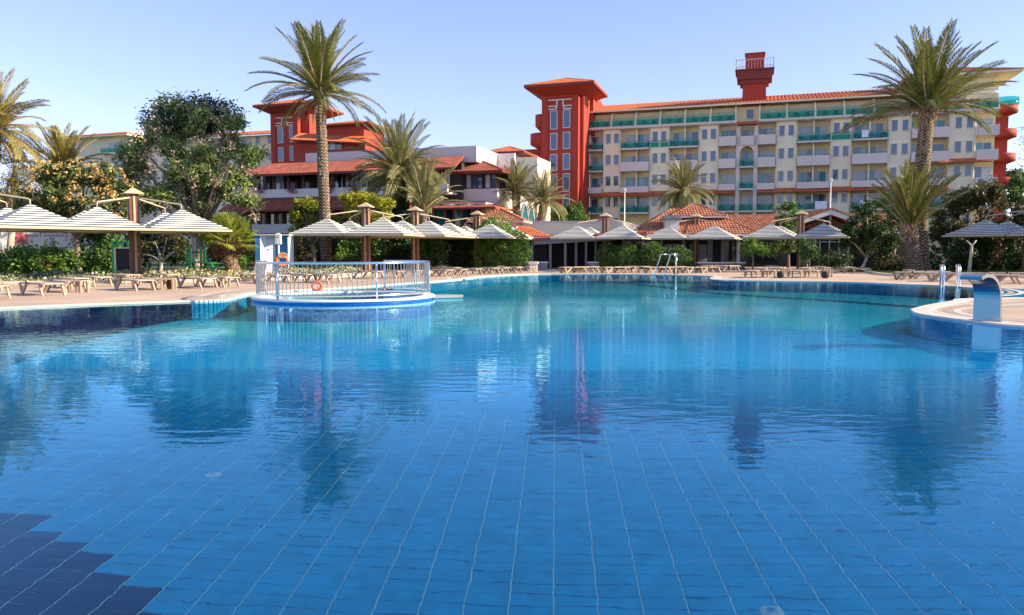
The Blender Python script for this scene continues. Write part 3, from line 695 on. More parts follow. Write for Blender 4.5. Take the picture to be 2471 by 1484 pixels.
# small tiled roof and lit wall right of the left tower
TM = Frame(800, 118, BROT)
mid = thing('red_annex', 'low red annex with a tiled hip roof beside the left red tower', 'building', TM.o, BROT)
za = TM.uz(800, 301)[1]; zb = TM.uz(800, 366)[1]; u1 = TM.uz(880, 301)[0]
mb = MB(); mb.box(-6.0, u1, 0, 9, 0, za - 2.2); mb.build('wall', m_red, mid)
mb = MB(); mb.box(-1.2, u1 - .8, 1.2, 8, za - 2.198, za); mb.build('upper_wall', m_red, mid)
hip_roof(mid, -2.2, u1 + .6, .2, 9, za + .1, 1.1, m_roof, thick=.2, step=.42, row=.6, fascia=m_rdark)
shed_roof(mid, (-6.4, -1.2, za - 2.1), (u1 + .8, -1.2, za - 3.2), (u1 + .8, 1.3, za - 1.9), (-6.4, 1.3, za - .8), m_roof, .15, .42, .6, fascia=m_rdark)
for q in range(4): window(mid, -1.6 + q * 1.05, -.03, zb + .3, .95, za - zb - 3.0, [m_winl, m_win][q % 2], 'window', .07)

# ------------------------------------------------------------------ left hotel wing behind the trees
LW = Frame(165, 150, BROT)
wing = thing('hotel_wing', 'distant cream hotel wing with an orange roof behind the left trees', 'hotel', LW.o, BROT)
zr = LW.uz(165, 330)[1]; ue = LW.uz(655, 330)[0]; uw = LW.uz(312, 350)[0]
mb = MB(); mb.box(0, uw, 0, 14, 0, zr - .5); mb.build('wall', m_cream, wing)
mb = MB(); mb.box(uw + .01, ue, 3, 14, 0, zr - 1.2); mb.build('wall', m_pale, wing)
hip_roof(wing, -1.5, uw + 1.0, -1.5, 15, zr - .3, 1.8, m_roof, thick=.3, step=.5, row=.8, fascia=m_cream)
shed_roof(wing, (uw + 1.1, 1.6, zr - 1.2), (ue, 1.6, zr - 1.2), (ue, 9, zr + .6), (uw + 1.1, 9, zr + .6), m_roof, .15, .5, .8, fascia=m_pale)
for lev in range(5):
    z = zr - 3.6 - 3.0 * lev
    railing_bars(wing, uw - 6.0, uw - .3, -.9, z, 1.0); mb = MB(); mb.box(uw - 6.1, uw - .2, -1.0, -.002, z - .25, z - .004); mb.build('balcony_slab', m_pale, wing)
    window(wing, uw - 3.2, -.03, z, 3.4, 2.1, GL[lev % 6], 'balcony_door', .07, split=1)
    q = 0; u = uw + 3.0
    while u < ue - 2:
        if q % 3 == 2:
            mb = MB(); mb.box(u - 1.6, u + 1.6, 2.0, 2.998, z - .25, z - .004); mb.build('balcony_slab', m_pale, wing)
            railing_bars(wing, u - 1.5, u + 1.5, 2.1, z, 1.0); window(wing, u, 2.97, z, 2.2, 2.1, GL[(q + lev) % 6], 'balcony_door', .07, split=1)
        else: window(wing, u, 2.97, z + .8, .9, 1.4, m_win, 'window', .07)
        u += 2.6; q += 1
mast = MB(); mast.tube([(0, 0, 0), (0, 0, 1.6)], .18, 8); mast.tube([(.9, 0, 0), (.9, 0, 1.5)], .18, 8); mast.tube([(.2, 0, 0), (.2, 0, 2.2)], .05, 6)
o = mast.build('roof_antenna', m_white, None, loc=LW.pt(LW.uz(303, 330)[0], 3, zr - .2)); tag(o, 'pair of slim white antenna tubes on the distant roof', 'antenna')
# ------------------------------------------------------------------ restaurant with two tiled galleries
RF = Frame(591, 84, BROT)
def Z2(x, y): return 549.8 + .41675 * x, 34.4 + .41675 * y
def UR(xd, yd=480, w=0.0): return RF.uz(xd, yd, w)[0]
def ZR(xd, yd, w=0.0): return RF.uz(xd, yd, w)[1]
m_wall_l = mat('shade_toned_render', (.62, .58, .57), .8, .05, .25, fine=.03, fsc=20)  # pale render toned down to stand for fronts in shade
m_wallc = mat('sand_render', (.60, .50, .38), .8, .06, .3)
rest = thing('restaurant', 'two storey white restaurant with brown timber galleries under red tiled roofs', 'restaurant', RF.o, BROT)
z1, z2 = ZR(700, 476), ZR(700, 456); ux = UR(1080)
mb = MB(); mb.box(-.6, ux, 0, .25, z1, z2); mb.build('gallery_parapet', m_white, rest)
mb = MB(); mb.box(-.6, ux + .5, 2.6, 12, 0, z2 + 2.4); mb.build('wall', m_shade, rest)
mb = MB(); mb.box(-.6, ux, .26, 2.59, z1, z1 + .2); mb.build('gallery_floor', m_wall_l, rest)
ze = ZR(575, 424, -1.0); zt = ZR(737, 393, 3.6)
for xd in (593, 617, 656, 691, 727, 764, 800, 838, 874, 912, 950, 990, 1030, 1060):
    u = UR(xd, 440); mb = MB(); mb.box(u - .13, u + .13, .3, .55, z2 - .3, ze + .35); mb.build('post', m_brown, rest)
gx = [600, 609, 640, 672, 709, 745, 782, 819, 856, 893, 931, 970, 1010, 1045]
for i, xd in enumerate(gx):
    u = UR(xd, 440); wd = .9 if i < 2 else 1.35
    if i < 6: window(rest, u, 2.56, z1 + .5, wd, 2.5, m_winl if i in (0, 2) else m_wind, 'window', .08, m_brown)
    else:
        # pointed arch opening between timber posts, with glass behind
        hw = wd / 2 + .12; zc = ze - .55; a = MB(); pts = [(u + hw * math.cos(t), zc + .75 * math.sin(t)) for t in [math.pi * q / 10 for q in range(11)]]
        a.slab([(u + hw + .25, zc), (u + hw + .25, ze + .3), (u - hw - .25, ze + .3), (u - hw - .25, zc)] + pts[::-1], .62, .75); a.build('arch', m_brown, rest)
        window(rest, u, 2.56, z1 + .5, wd + .1, 2.6, [m_winb, m_winl][i % 2], 'window', .08, m_white)
shed_roof(rest, (-1.6, -1.3, ze), (ux + 1.2, -1.3, ze), (ux + .5, 3.4, zt), (1.8, 3.4, zt), m_roofd, .18, .32, .45, fascia=m_rdark)
up0 = UR(737, 380, 3.6); z3 = ZR(737, 370, 3.6)
mb = MB(); mb.box(up0, UR(1150, 380, 3.6), 3.6, 11, zt - .6, z3); mb.box(up0 - 3.2, up0 - .01, 4.2, 11, zt - .6, z3 - 1.0); mb.build('roof_parapet', m_wall_l, rest)
# lower gallery: tiled skirt, dark glazing, parapet
ze2 = ZR(650, 506, -2.6); shed_roof(rest, (-1.2, -2.6, ze2), (ux - 3, -2.6, ze2), (ux - 3, -.05, z1 - .1), (-1.2, -.05, z1 - .1), m_roofd, .18, .32, .45, fascia=m_rdark)
zp1, zp0 = ZR(650, 541, -1.6), ZR(650, 563, -1.6)
mb = MB(); mb.box(UR(608, 550, -1.6), UR(790, 550, -1.6), -1.6, -1.3, zp0, zp1); mb.build('terrace_parapet', m_wall_l, rest)
for i, xd in enumerate((622, 640, 662, 680, 700, 730, 760, 800, 850, 900, 950)):
    u = UR(xd, 520, -.2); wd = 1.0
    window(rest, u, -.25, zp1 - .2, wd, ze2 - zp1 + .5, m_wind if i % 2 else m_winb, 'window', .07, m_brown)
    mb = MB(); mb.box(u + .62, u + .84, -1.2, -.9, zp1 - .6, ze2 + .3); mb.build('post', m_brown, rest)
mb = MB(); mb.box(-1.0, ux - 3, -.1, 2.59, 0, z1 - .4); mb.build('lower_wall', m_brown, rest)
# flower boxes on the gallery
m_mag = leafmat('magenta_petals', (.30, .015, .10), (.42, .05, .22), .3)
def puff(name, c, r, n, size, m, label, cat, seed, squash=.7):
    rng = np.random.default_rng(seed); d = rng.normal(size=(n, 3)); d /= np.linalg.norm(d, axis=1)[:, None]; pts = np.array(c) + d * (rng.random((n, 1)) ** .4) * np.array([r, r * .6, r * squash])
    o = link(name, leaf_quads(name, pts, size, rng, m)); tag(o, label, cat); return o
def leaf_quads(name, pts, size, rng, m, aspect=.55, down=0.0, mats=None, mi=None, fold=.12):
    n = len(pts); a = rng.normal(size=(n, 3)); a[:, 2] = a[:, 2] * .7 - down; a /= np.linalg.norm(a, axis=1)[:, None]
    b = np.cross(a, rng.normal(size=(n, 3))); b /= np.linalg.norm(b, axis=1)[:, None] + 1e-9; c = np.cross(a, b)
    s = size * rng.uniform(.65, 1.25, (n, 1)); 
    V = np.stack([pts, pts + a * s * .5 + b * s * aspect * .5 + c * s * fold, pts + a * s, pts + a * s * .5 - b * s * aspect * .5 + c * s * fold], 1).reshape(-1, 3)
    return quads_mesh(name, V, mi, mats or (m,))
for k, (x, y) in enumerate(((627, 457), (706, 457), (795, 456), (857, 456))):
    p = RF.pt(UR(x, y, -.1), -.15, ZR(x, y, -.1)); puff('hanging_flowers', p, .75, 260, .16, m_mag, ['dark red flowers spilling over the left end of the gallery parapet', 'bright magenta flowers over the gallery parapet left of the tall palm', 'purple flowers on the gallery just right of the tall palm trunk', 'purple flowers on the gallery behind the middle palm'][k], 'flowers', 40 + k)
# right hand wing of the restaurant
WF = Frame(1079, 80, BROT)
rw = thing('restaurant_wing', 'restaurant wing in shade toned render with brown framed windows under a tiled hip roof', 'building', WF.o, BROT)
def uzw(x, y, w=0.0): return WF.uz(x, y, w)
u1 = uzw(1200, 440)[0]; zc0, zc1 = uzw(1100, 496)[1], uzw(1100, 457)[1]; zw = uzw(1100, 420)[1]
mb = MB(); mb.box(.3, u1, 0, 6, 0, zc1); mb.build('wall', m_wall_l, rw)
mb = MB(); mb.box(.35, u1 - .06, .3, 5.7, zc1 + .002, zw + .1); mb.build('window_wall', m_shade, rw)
for k, xd in enumerate((1087, 1100, 1113, 1130, 1143, 1156, 1176, 1190)):
    window(rw, uzw(xd, 440)[0], .16, zc1 + .03, .62, zw - zc1 - .1, m_winb if k % 3 else m_winl, 'window', .06, m_brown)
hip_roof(rw, -.9, u1 + .9, -1.0, 7, zw + .12, 1.5, m_roofd, thick=.18, step=.32, row=.45, fascia=m_rdark)
za, zb = uzw(1100, 393, 3)[1], uzw(1100, 371, 3)[1]
mb = MB(); mb.box(uzw(1075, 380, 3)[0], uzw(1147, 380, 3)[0], 3, 12, za - .5, zb); mb.build('roof_parapet', m_wall_l, rw)
UB = uzw(1207, 400, 14)[0]; UC = uzw(1297, 400, 14)[0]; zz = uzw(1250, 380, 14)[1]
mb = MB(); mb.box(UB - 1.5, UC, 14.0, 20, 0, zz); mb.build('rear_wall', m_cream, rw)
mb = MB(); mb.box(u1 - 3.2, u1 - .4, 7.1, 7.5, zw + .2, uzw(1170, 372, 7)[1]); mb.build('parapet_screen', m_white, rw)
# lower arcaded front with its sunny lean-to roof
ua, ub = uzw(985, 500, -3)[0], uzw(1172, 500, -3)[0]; zf = uzw(1080, 500, -4.2)[1]
mb = MB(); mb.box(ua, ub, -3, -.002, 0, zf + .5); mb.build('arcade_wall', m_wallc, rw)
sr = shed_roof(rw, (ua - .5, -4.4, zf - .1), (ub + 1.5, -4.4, zf - .1), (ub - 3.0, -.01, zc0 + .4), (ua - .5, -.01, zc0 + .4), m_roofd, .15, .32, .45, fascia=m_rdark)
shed_roof(rw, (ub + 1.5, -4.4, zf - .1), (ub + 2.2, -.2, zf - .2), (ub - 1.2, -.01, zc0 + .4), (ub - 3.0, -.02, zc0 + .4), m_roof, .15, .32, .45, fascia=m_rdark)
for k, xd in enumerate((1000, 1020, 1040, 1066, 1088, 1106, 1130, 1150)):
    u = uzw(xd, 520, -3)[0]; hw = .55; zb0 = uzw(xd, 541, -3)[1]; zs = uzw(xd, 512, -3)[1]
    a = MB(); pts = [(u + hw * math.cos(t), zs + .75 * math.sin(t)) for t in [math.pi * q / 12 for q in range(13)]]
    a.slab([(u - hw, zb0)] + [(u + hw, zb0)] + pts, -3.06, -3.004); g_ = a.build('arched_window', m_winc if k % 2 else m_wind, rw)
    fr = MB(); fr.tube([(q[0], -3.07, q[1]) for q in [(u - hw, zb0)] + pts[::-1] + [(u + hw, zb0)]], .06, 5); fr.build('frame', m_white if k in (4, 6) else m_brown, g_)
    mb = MB(); mb.box(u + .72, u + .9, -4.2, -4.0, zb0 - .5, zf - .2); mb.build('post', m_brown, rw)
# sunlit wall with four pointed blue windows
AF = Frame(1200, 86, R(20))
aw = thing('arcade_wall', 'bright white wall with pointed turquoise windows beside the red tower', 'wall', AF.o, R(20))
uq = AF.uz(1290, 500)[0]; zt_ = AF.uz(1200, 470)[1]; zb_ = AF.uz(1200, 545)[1]
mb = MB(); mb.box(0, uq, 0, .4, 0, zt_); mb.build('wall', m_white, aw)
for k, (xa, xb, yt) in enumerate(((1212, 1233, 484), (1241, 1262, 488), (1257, 1275, 490), (1272, 1290, 496))):
    if k == 1: xa, xb = 1235, 1253
    a0, a1 = AF.uz(xa, 520)[0], AF.uz(xb, 520)[0]; zt2 = AF.uz(xa, yt)[1]; um = (a0 + a1) / 2; hw = (a1 - a0) / 2 - .05
    pts = [(um - hw, zb_), (um + hw, zb_), (um + hw, zt2 - 1.9), (um + hw * .8, zt2 - 1.0), (um + hw * .4, zt2 - .35), (um, zt2), (um - hw * .4, zt2 - .35), (um - hw * .8, zt2 - 1.0), (um - hw, zt2 - 1.9)]
    a = MB(); a.slab(pts, -.05, -.003); g_ = a.build('pointed_window', m_winc, aw)
    fr = MB(); fr.tube([(q[0], -.06, q[1]) for q in pts[2:] + pts[:1]], .05, 5); fr.build('frame', m_frame, g_)
# little tiled roof hut on the flat roof
KF = Frame(1175, 103, BROT); hut = thing('roof_hut', 'small tiled hip roof hut standing on the flat roof left of the red tower', 'hut', KF.o, BROT)
k1, zk0, zk1 = KF.uz(1255, 370)[0], KF.uz(1215, 385)[1], KF.uz(1215, 371)[1]
mb = MB(); mb.box(1.2, k1 - .6, 0, 4, zk0 - 3, zk1); mb.build('wall', m_white, hut)
for q in range(3): window(hut, 2.0 + q * .95, -.03, zk0 - .25, .8, zk1 - zk0 - .2, [m_winl, m_wind, m_winl][q], 'window', .06)
hip_roof(hut, -.2, k1 + .9, -1.2, 5.2, zk1 + .1, 1.0, m_roof, thick=.22, step=.4, row=.5, fascia=m_rdark)

# ------------------------------------------------------------------ tiled pavilions, pergola and bar behind the far deck
def pavilion(label, xd, Y, rot, w0, parts, name='pavilion', cat='pavilion'):
    F = Frame(xd, Y, rot); return F, thing(name, label, cat, F.o, rot)
PA, pa = pavilion('small pavilion with orange hip roof behind the clipped hedge', 1134, 70, R(-10), 0, None)
u1, za = PA.uz(1264, 532); 
hip_roof(pa, -.3, u1, 0, 5.2, za, 1.15, m_roofb, thick=.12, step=.27, row=.38, fascia=m_mauve)
mb = MB(); mb.box(.6, u1 - .8, .8, 4.4, 0, za - .13); mb.build('wall', m_wall_l, pa)
u2, zb = PA.uz(1332, 571, -2.2); u3, zc = PA.uz(1215, 548, 1.5)
shed_roof(pa, (u3 - 4.6, -2.2, zb), (u2, -2.2, zb), (u3 + 2.2, 2.0, za - .5), (u3 - 4.6, 2.0, za - .5), m_roof, .12, .27, .38, fascia=m_mauve, label='low orange roof sloping down to the pergola')
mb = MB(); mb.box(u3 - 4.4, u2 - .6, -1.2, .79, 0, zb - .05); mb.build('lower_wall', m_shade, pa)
# pergola bar
PF = Frame(1285, 66, R(-4)); perg = thing('pergola', 'open grey pergola with a dark red roof edge behind the sun loungers', 'pergola', PF.o, R(-4))
pu = PF.uz(1560, 570)[0]; zp = PF.uz(1400, 568)[1]
mb = MB(); vs = [(0, -.3, zp - .5), (pu, -.3, zp + .05), (pu, 7, zp + .45), (0, 7, zp - .1)]
mb.add(vs + [(x, y, z + .22) for x, y, z in vs], [(3, 2, 1, 0), (4, 5, 6, 7)] + [(i, (i + 1) % 4, 4 + (i + 1) % 4, 4 + i) for i in range(4)]); mb.build('roof', m_rdark, perg)
m_pgrey = mat('grey_painted_timber', (.21, .21, .22), .6, .06, 2)
mb = MB(); mb.add([(x, y, z - .004) for x, y, z in ((.1, -.25, zp - .5), (pu, -.25, zp + .05), (pu, .1, zp + .05), (.1, .1, zp - .5))] + [(x, y, z - .3) for x, y, z in ((.1, -.25, zp - .5), (pu, -.25, zp + .05), (pu, .1, zp + .05), (.1, .1, zp - .5))], [(0, 1, 2, 3), (7, 6, 5, 4)] + [(i, 4 + i, 4 + (i + 1) % 4, (i + 1) % 4) for i in range(4)]); mb.build('edge_beam', m_pgrey, perg)
for xd, w in ((1284, 0), (1328, 0), (1364, 0), (1390, .9), (1414, .9), (1437, 1.5), (1504, .6), (1551, .6)):
    u = PF.uz(xd, 620, w)[0]; mb = MB(); mb.box(u - .1, u + .1, w, w + .2, 0, zp - .3 + .55 * u / pu * .9 - .12); mb.build('post', m_pgrey, perg)
BF = Frame(1268, 76, R(-8)); br = thing('low_white_building', 'plain low building with a pale parapet and a white sunlit end behind the pergola', 'building', BF.o, R(-8))
b0, bz = BF.uz(1355, 534); b1_ = BF.uz(1505, 533)[0]
mb = MB(); mb.box(-5, b1_, 0, 8, 0, bz); mb.build('wall', m_pale, br)
mb = MB(); mb.add([(b1_ + .002, y, z) for y, z in ((0, 0), (8, 0), (8, bz))] , [(0, 1, 2)]);
ee = BF.uz(1614, 556, 1.5)[0]; mb = MB(); mb.add([(x, y, z) for y in (1.5, 2.0) for x, z in ((b1_ + .003, 0), (ee, 0), (ee, bz - 1.1), (b1_ + .003, bz))], [(0, 1, 2, 3), (7, 6, 5, 4), (0, 4, 5, 1), (1, 5, 6, 2), (2, 6, 7, 3), (3, 7, 4, 0)]); 
sl = mb.build('sunlit_gable', m_white, br); sl.rotation_euler = (0, 0, 0)
mb = MB(); mb.box(-5, b1_ - .5, -.06, -.003, bz - .18, bz + .04); mb.build('parapet_cap', m_mauve, br)
mb = MB(); mb.box(.4, pu - .3, 6.2, 6.4, 0, zp - .3); mb.build('shade_panel', m_shade, perg)  # dark panel added to stand for the shade under the pergola
# counters and planters in front
def counter(xa, xb, yt, yb, Y, label, name='bar_counter', m=None):
    a = at(xa, yb, Y); b = at(xb, yb, Y); zt = at(xa, yt, Y).z; o = thing(name, label, 'counter', (a.x, Y, DZ))
    w = b.x - a.x; mb = MB(); mb.box(0, w, 0, .9, 0, zt - DZ - .08); mb.build('body', m or m_pgrey, o); mb = MB(); mb.box(-.06, w + .06, -.06, .96, zt - DZ - .079, zt - DZ); mb.build('top', m_white, o)
    n = max(2, int(w / .5)); mb = None
    for k in range(4): mb = MB(); mb.box(.05, w - .05, -.02, -.002, .08 + k * (zt - DZ - .2) / 4, .08 + (k + .92) * (zt - DZ - .2) / 4); mb.build('plank', m or m_pgrey, o)
    return o
counter(1268, 1321, 632, 652, 62.5, 'grey panelled bar counter at the left corner of the pergola')
counter(1419, 1446, 632, 652, 65, 'short grey bar counter behind the sun loungers under the pergola')
counter(1686, 1797, 633, 653, 63, 'long dark bar counter in front of the tiled pavilion', m=mat('dark_counter', (.10, .10, .105), .5, .1, 2))
# tiled pavilion in the middle
PB, pb = pavilion('tiled bar pavilion with a raised second roof and a square chimney', 1530, 68, R(-3), 0, None)
zb = PB.uz(1640, 565, -.5)[1]; ub = PB.uz(1832, 560)[0]; zr = PB.uz(1680, 528, 3.6)[1]
hip_roof(pb, -.2, ub, -.6, 8.4, zb, zr - zb + .9, m_roofb, thick=.15, step=.27, row=.40, fascia=m_pale, ridge=4.0)
t0, t1 = PB.uz(1617, 524, 2.2)[0], PB.uz(1752, 520, 2.2)[0]; zq = PB.uz(1680, 522, 2.2)[1]
uf = hip_roof(pb, t0, t1, 1.6, 6.2, zq, 1.2, m_roofb, thick=.15, step=.27, row=.40, fascia=m_mauve, label='smaller raised tile roof above the main one')
mb = MB(); mb.box(t0 + .6, t1 - .7, 2.2, 5.6, zr - .6, zq - .16); mb.build('upper_wall', m_pale, pb)
c0 = PB.uz(1608, 540, -.2)[0]; zch = PB.uz(1610, 531, -.2)[1]
mb = MB(); mb.box(c0 - .1, c0 + 1.15, -.1, 1.1, zb, zch); mb.build('chimney', m_wall_l, pb); mb = MB(); mb.box(c0 - .3, c0 + 1.35, -.3, 1.3, zch + .002, zch + .12); mb.slab([(c0 - .35, zch + .12), (c0 + 1.4, zch + .12), (c0 + 1.1, zch + .42), (c0 - .05, zch + .42)], -.35, 1.35); mb.build('chimney_cap', m_pgrey, pb)
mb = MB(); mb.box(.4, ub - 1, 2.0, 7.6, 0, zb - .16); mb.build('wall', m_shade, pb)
m_stone = mat('grey_stone_panel', (.36, .36, .35), .5, .15, 1.2)
for xa, xb in ((1602, 1644), (1664, 1706)):
    a, b = PB.uz(xa, 620, 1.7)[0], PB.uz(xb, 620, 1.7)[0]; zt_, zm, zb_ = [PB.uz(xa, y, 1.7)[1] for y in (589, 610, 632)]
    for k, (z0_, z1_) in enumerate(((zm + .02, zt_), (zb_, zm - .02))):
        for q in range(2): mb = MB(); mb.bbox(a + (b - a) * q / 2 + .02, a + (b - a) * (q + 1) / 2 - .02, 1.7, 1.99, z0_, z1_, .02); mb.build('stone_panel', m_stone, pb)
for xd in (1596, 1650, 1712, 1716, 1744, 1782):
    u = PB.uz(xd, 600, .3)[0]; mb = MB(); mb.box(u - .13, u + .13, .3, .56, 0, zb - .16); mb.build('post', m_pgrey if xd != 1782 else m_white, pb)
for xd in (1520, 1545, 1570, 1755):
    u = PB.uz(xd, 610, 1.9)[0]; window(pb, u, 1.9, .6, 1.1, 2.0, m_wind, 'window', .07, m_pgrey)
# long tiled roof and glazed gable hall
PG, pg = pavilion('long low hall with tiled roof and a glazed white edged gable', 1745, 76, R(-3), 0, None, 'gable_hall', 'hall')
g0, ge = PG.uz(1740, 559, 0)[0], PG.uz(1930, 560, 0)[0]; zg = PG.uz(1850, 560, 0)[1]; zh = PG.uz(1800, 519, 5)[1]
shed_roof(pg, (g0, 0, zg), (ge + 12, 0, zg), (ge + 12, 5, zh), (g0, 5, zh), m_roofb, .15, .3, .42, fascia=m_pale)
mb = MB(); mb.box(g0, ge + 12, 1.2, 9, 0, zg - .16); mb.build('wall', m_wind, pg)
ga, gb, gp = PG.uz(1925, 540, -2)[0], PG.uz(2078, 540, -2)[0], PG.uz(2000, 503, -2); zga = PG.uz(1925, 535, -2)[1]; zgp = PG.uz(2000, 505, -2)[1]; gm = (ga + gb) / 2
for s, x0 in ((-1, ga), (1, gb)):
    mb = MB(); mb.slab([(x0, zga - .35), (x0, zga), (gm, zgp), (gm, zgp - .5)][::-s], -2.3, -2.0); mb.build('bargeboard', m_white, pg)
    shed_roof(pg, (x0 - s * -.3, -2.35, zga + .05) if s < 0 else (gm, -2.35, zgp + .06), (gm, -2.35, zgp + .06) if s < 0 else (x0 + .3, -2.35, zga + .05), (gm, 7, zgp + .06) if s < 0 else (x0 + .3, 7, zga + .05), (x0 - .3, 7, zga + .05) if s < 0 else (gm, 7, zgp + .06), m_roofb, .1, .4, .5)
mb = MB(); mb.slab([(ga + .5, zga - .6), (gb - .5, zga - .6), (gm, zgp - .6)], -1.2, -1.0); mb.build('gable_ceiling', m_brown, pg)
mb = MB(); mb.box(ga + .6, gb - .6, -.8, -.6, 0, zga - .62); mb.build('glass_front', m_wind, pg)
mb = MB()
for k in range(6): x = ga + .7 + (gb - ga - 1.4) * k / 5; mb.box(x - .06, x + .06, -.9, -.802, 0, zga - .62)
for z in (1.1, 2.5): mb.box(ga + .7, gb - .7, -.88, -.805, z - .05, z + .05)
mb.box(gm - .07, gm + .07, -2.28, -2.0, zga - 1.5, zgp - .5); mb.build('mullion', mat('grey_steel', (.16, .18, .22), .5, .06, 2), pg)
mb = MB(); mb.box(gb - 2.2, gb - .6, -.62, -.45, zga - 1.7, zga - .65); mb.build('ochre_panel', m_ochre, pg)

# flagpoles
def flagpole(xd, yt, Y, label):
    b = at(xd, 608, Y); h = at(xd, yt, Y).z; o = thing('flagpole', label, 'flagpole', (b.x, Y, 0)); mb = MB(); mb.tube([(0, 0, 0), (0, 0, h)], [.09, .05], 8); mb.build('pole', m_white, o); mb = MB(); mb.bbox(-.1, .16, -.08, .08, h - .05, h + .3, .03); mb.build('lamp_head', m_frame, o)
flagpole(1506, 461, 84, 'slim white lamp pole in front of the low left balconies of the hotel'); flagpole(2000, 437, 80, 'slim white pole rising above the glazed gable')
m_dull = mat('dull_steel', (.36, .37, .38), .24, .06, 8, metal=1.0)
# ------------------------------------------------------------------ cantilever parasols: four striped canopies hung from one timber mast
def stripemat():
    m, nt, p = newmat('striped_canvas'); N, L = nt.nodes, nt.links
    tc = N.new('ShaderNodeTexCoord'); sx = N.new('ShaderNodeSeparateXYZ'); L.new(tc.outputs['Object'], sx.inputs[0])
    mu = N.new('ShaderNodeMath'); mu.operation = 'MULTIPLY'; mu.inputs[1].default_value = 1 / .118; L.new(sx.outputs['Z'], mu.inputs[0])
    fr = N.new('ShaderNodeMath'); fr.operation = 'FRACT'; L.new(mu.outputs[0], fr.inputs[0])
    gt = N.new('ShaderNodeMath'); gt.operation = 'GREATER_THAN'; gt.inputs[1].default_value = .52; L.new(fr.outputs[0], gt.inputs[0])
    mx = N.new('ShaderNodeMixRGB'); mx.inputs[1].default_value = (.84, .82, .72, 1); mx.inputs[2].default_value = (.02, .055, .075, 1); L.new(gt.outputs[0], mx.inputs[0])
    ns = N.new('ShaderNodeTexNoise'); ns.inputs['Scale'].default_value = 2.5; geo = N.new('ShaderNodeNewGeometry'); L.new(geo.outputs['Position'], ns.inputs['Vector'])
    mr = N.new('ShaderNodeMapRange'); mr.inputs['To Min'].default_value = .82; mr.inputs['To Max'].default_value = 1.08; L.new(ns.outputs['Fac'], mr.inputs[0])
    hs = N.new('ShaderNodeHueSaturation'); L.new(mx.outputs[0], hs.inputs['Color']); L.new(mr.outputs[0], hs.inputs['Value']); L.new(hs.outputs[0], p.inputs['Base Color'])
    p.inputs['Roughness'].default_value = .85
    tr = N.new('ShaderNodeBsdfTranslucent'); L.new(hs.outputs[0], tr.inputs['Color']); ms = N.new('ShaderNodeMixShader'); ms.inputs[0].default_value = .10
    L.new(p.outputs[0], ms.inputs[1]); L.new(tr.outputs[0], ms.inputs[2]); L.new(ms.outputs[0], N['Material Output'].inputs['Surface']); return m
m_canvas = stripemat()
m_wood = mat('red_brown_timber', (.15, .055, .032), .5, .15, 3, bump=.15, bsc=20)
m_tan = mat('tan_timber', (.50, .37, .22), .5, .1, 3)
m_cap = mat('sand_cap', (.60, .45, .27), .6, .08, 3)
m_arm = mat('cream_tube', (.52, .44, .31), .45, .05, 3)
CH, CA, CE, CO = 2.03, 3.80, 2.66, 2.02      # half side, peak height, edge height, offset from the mast
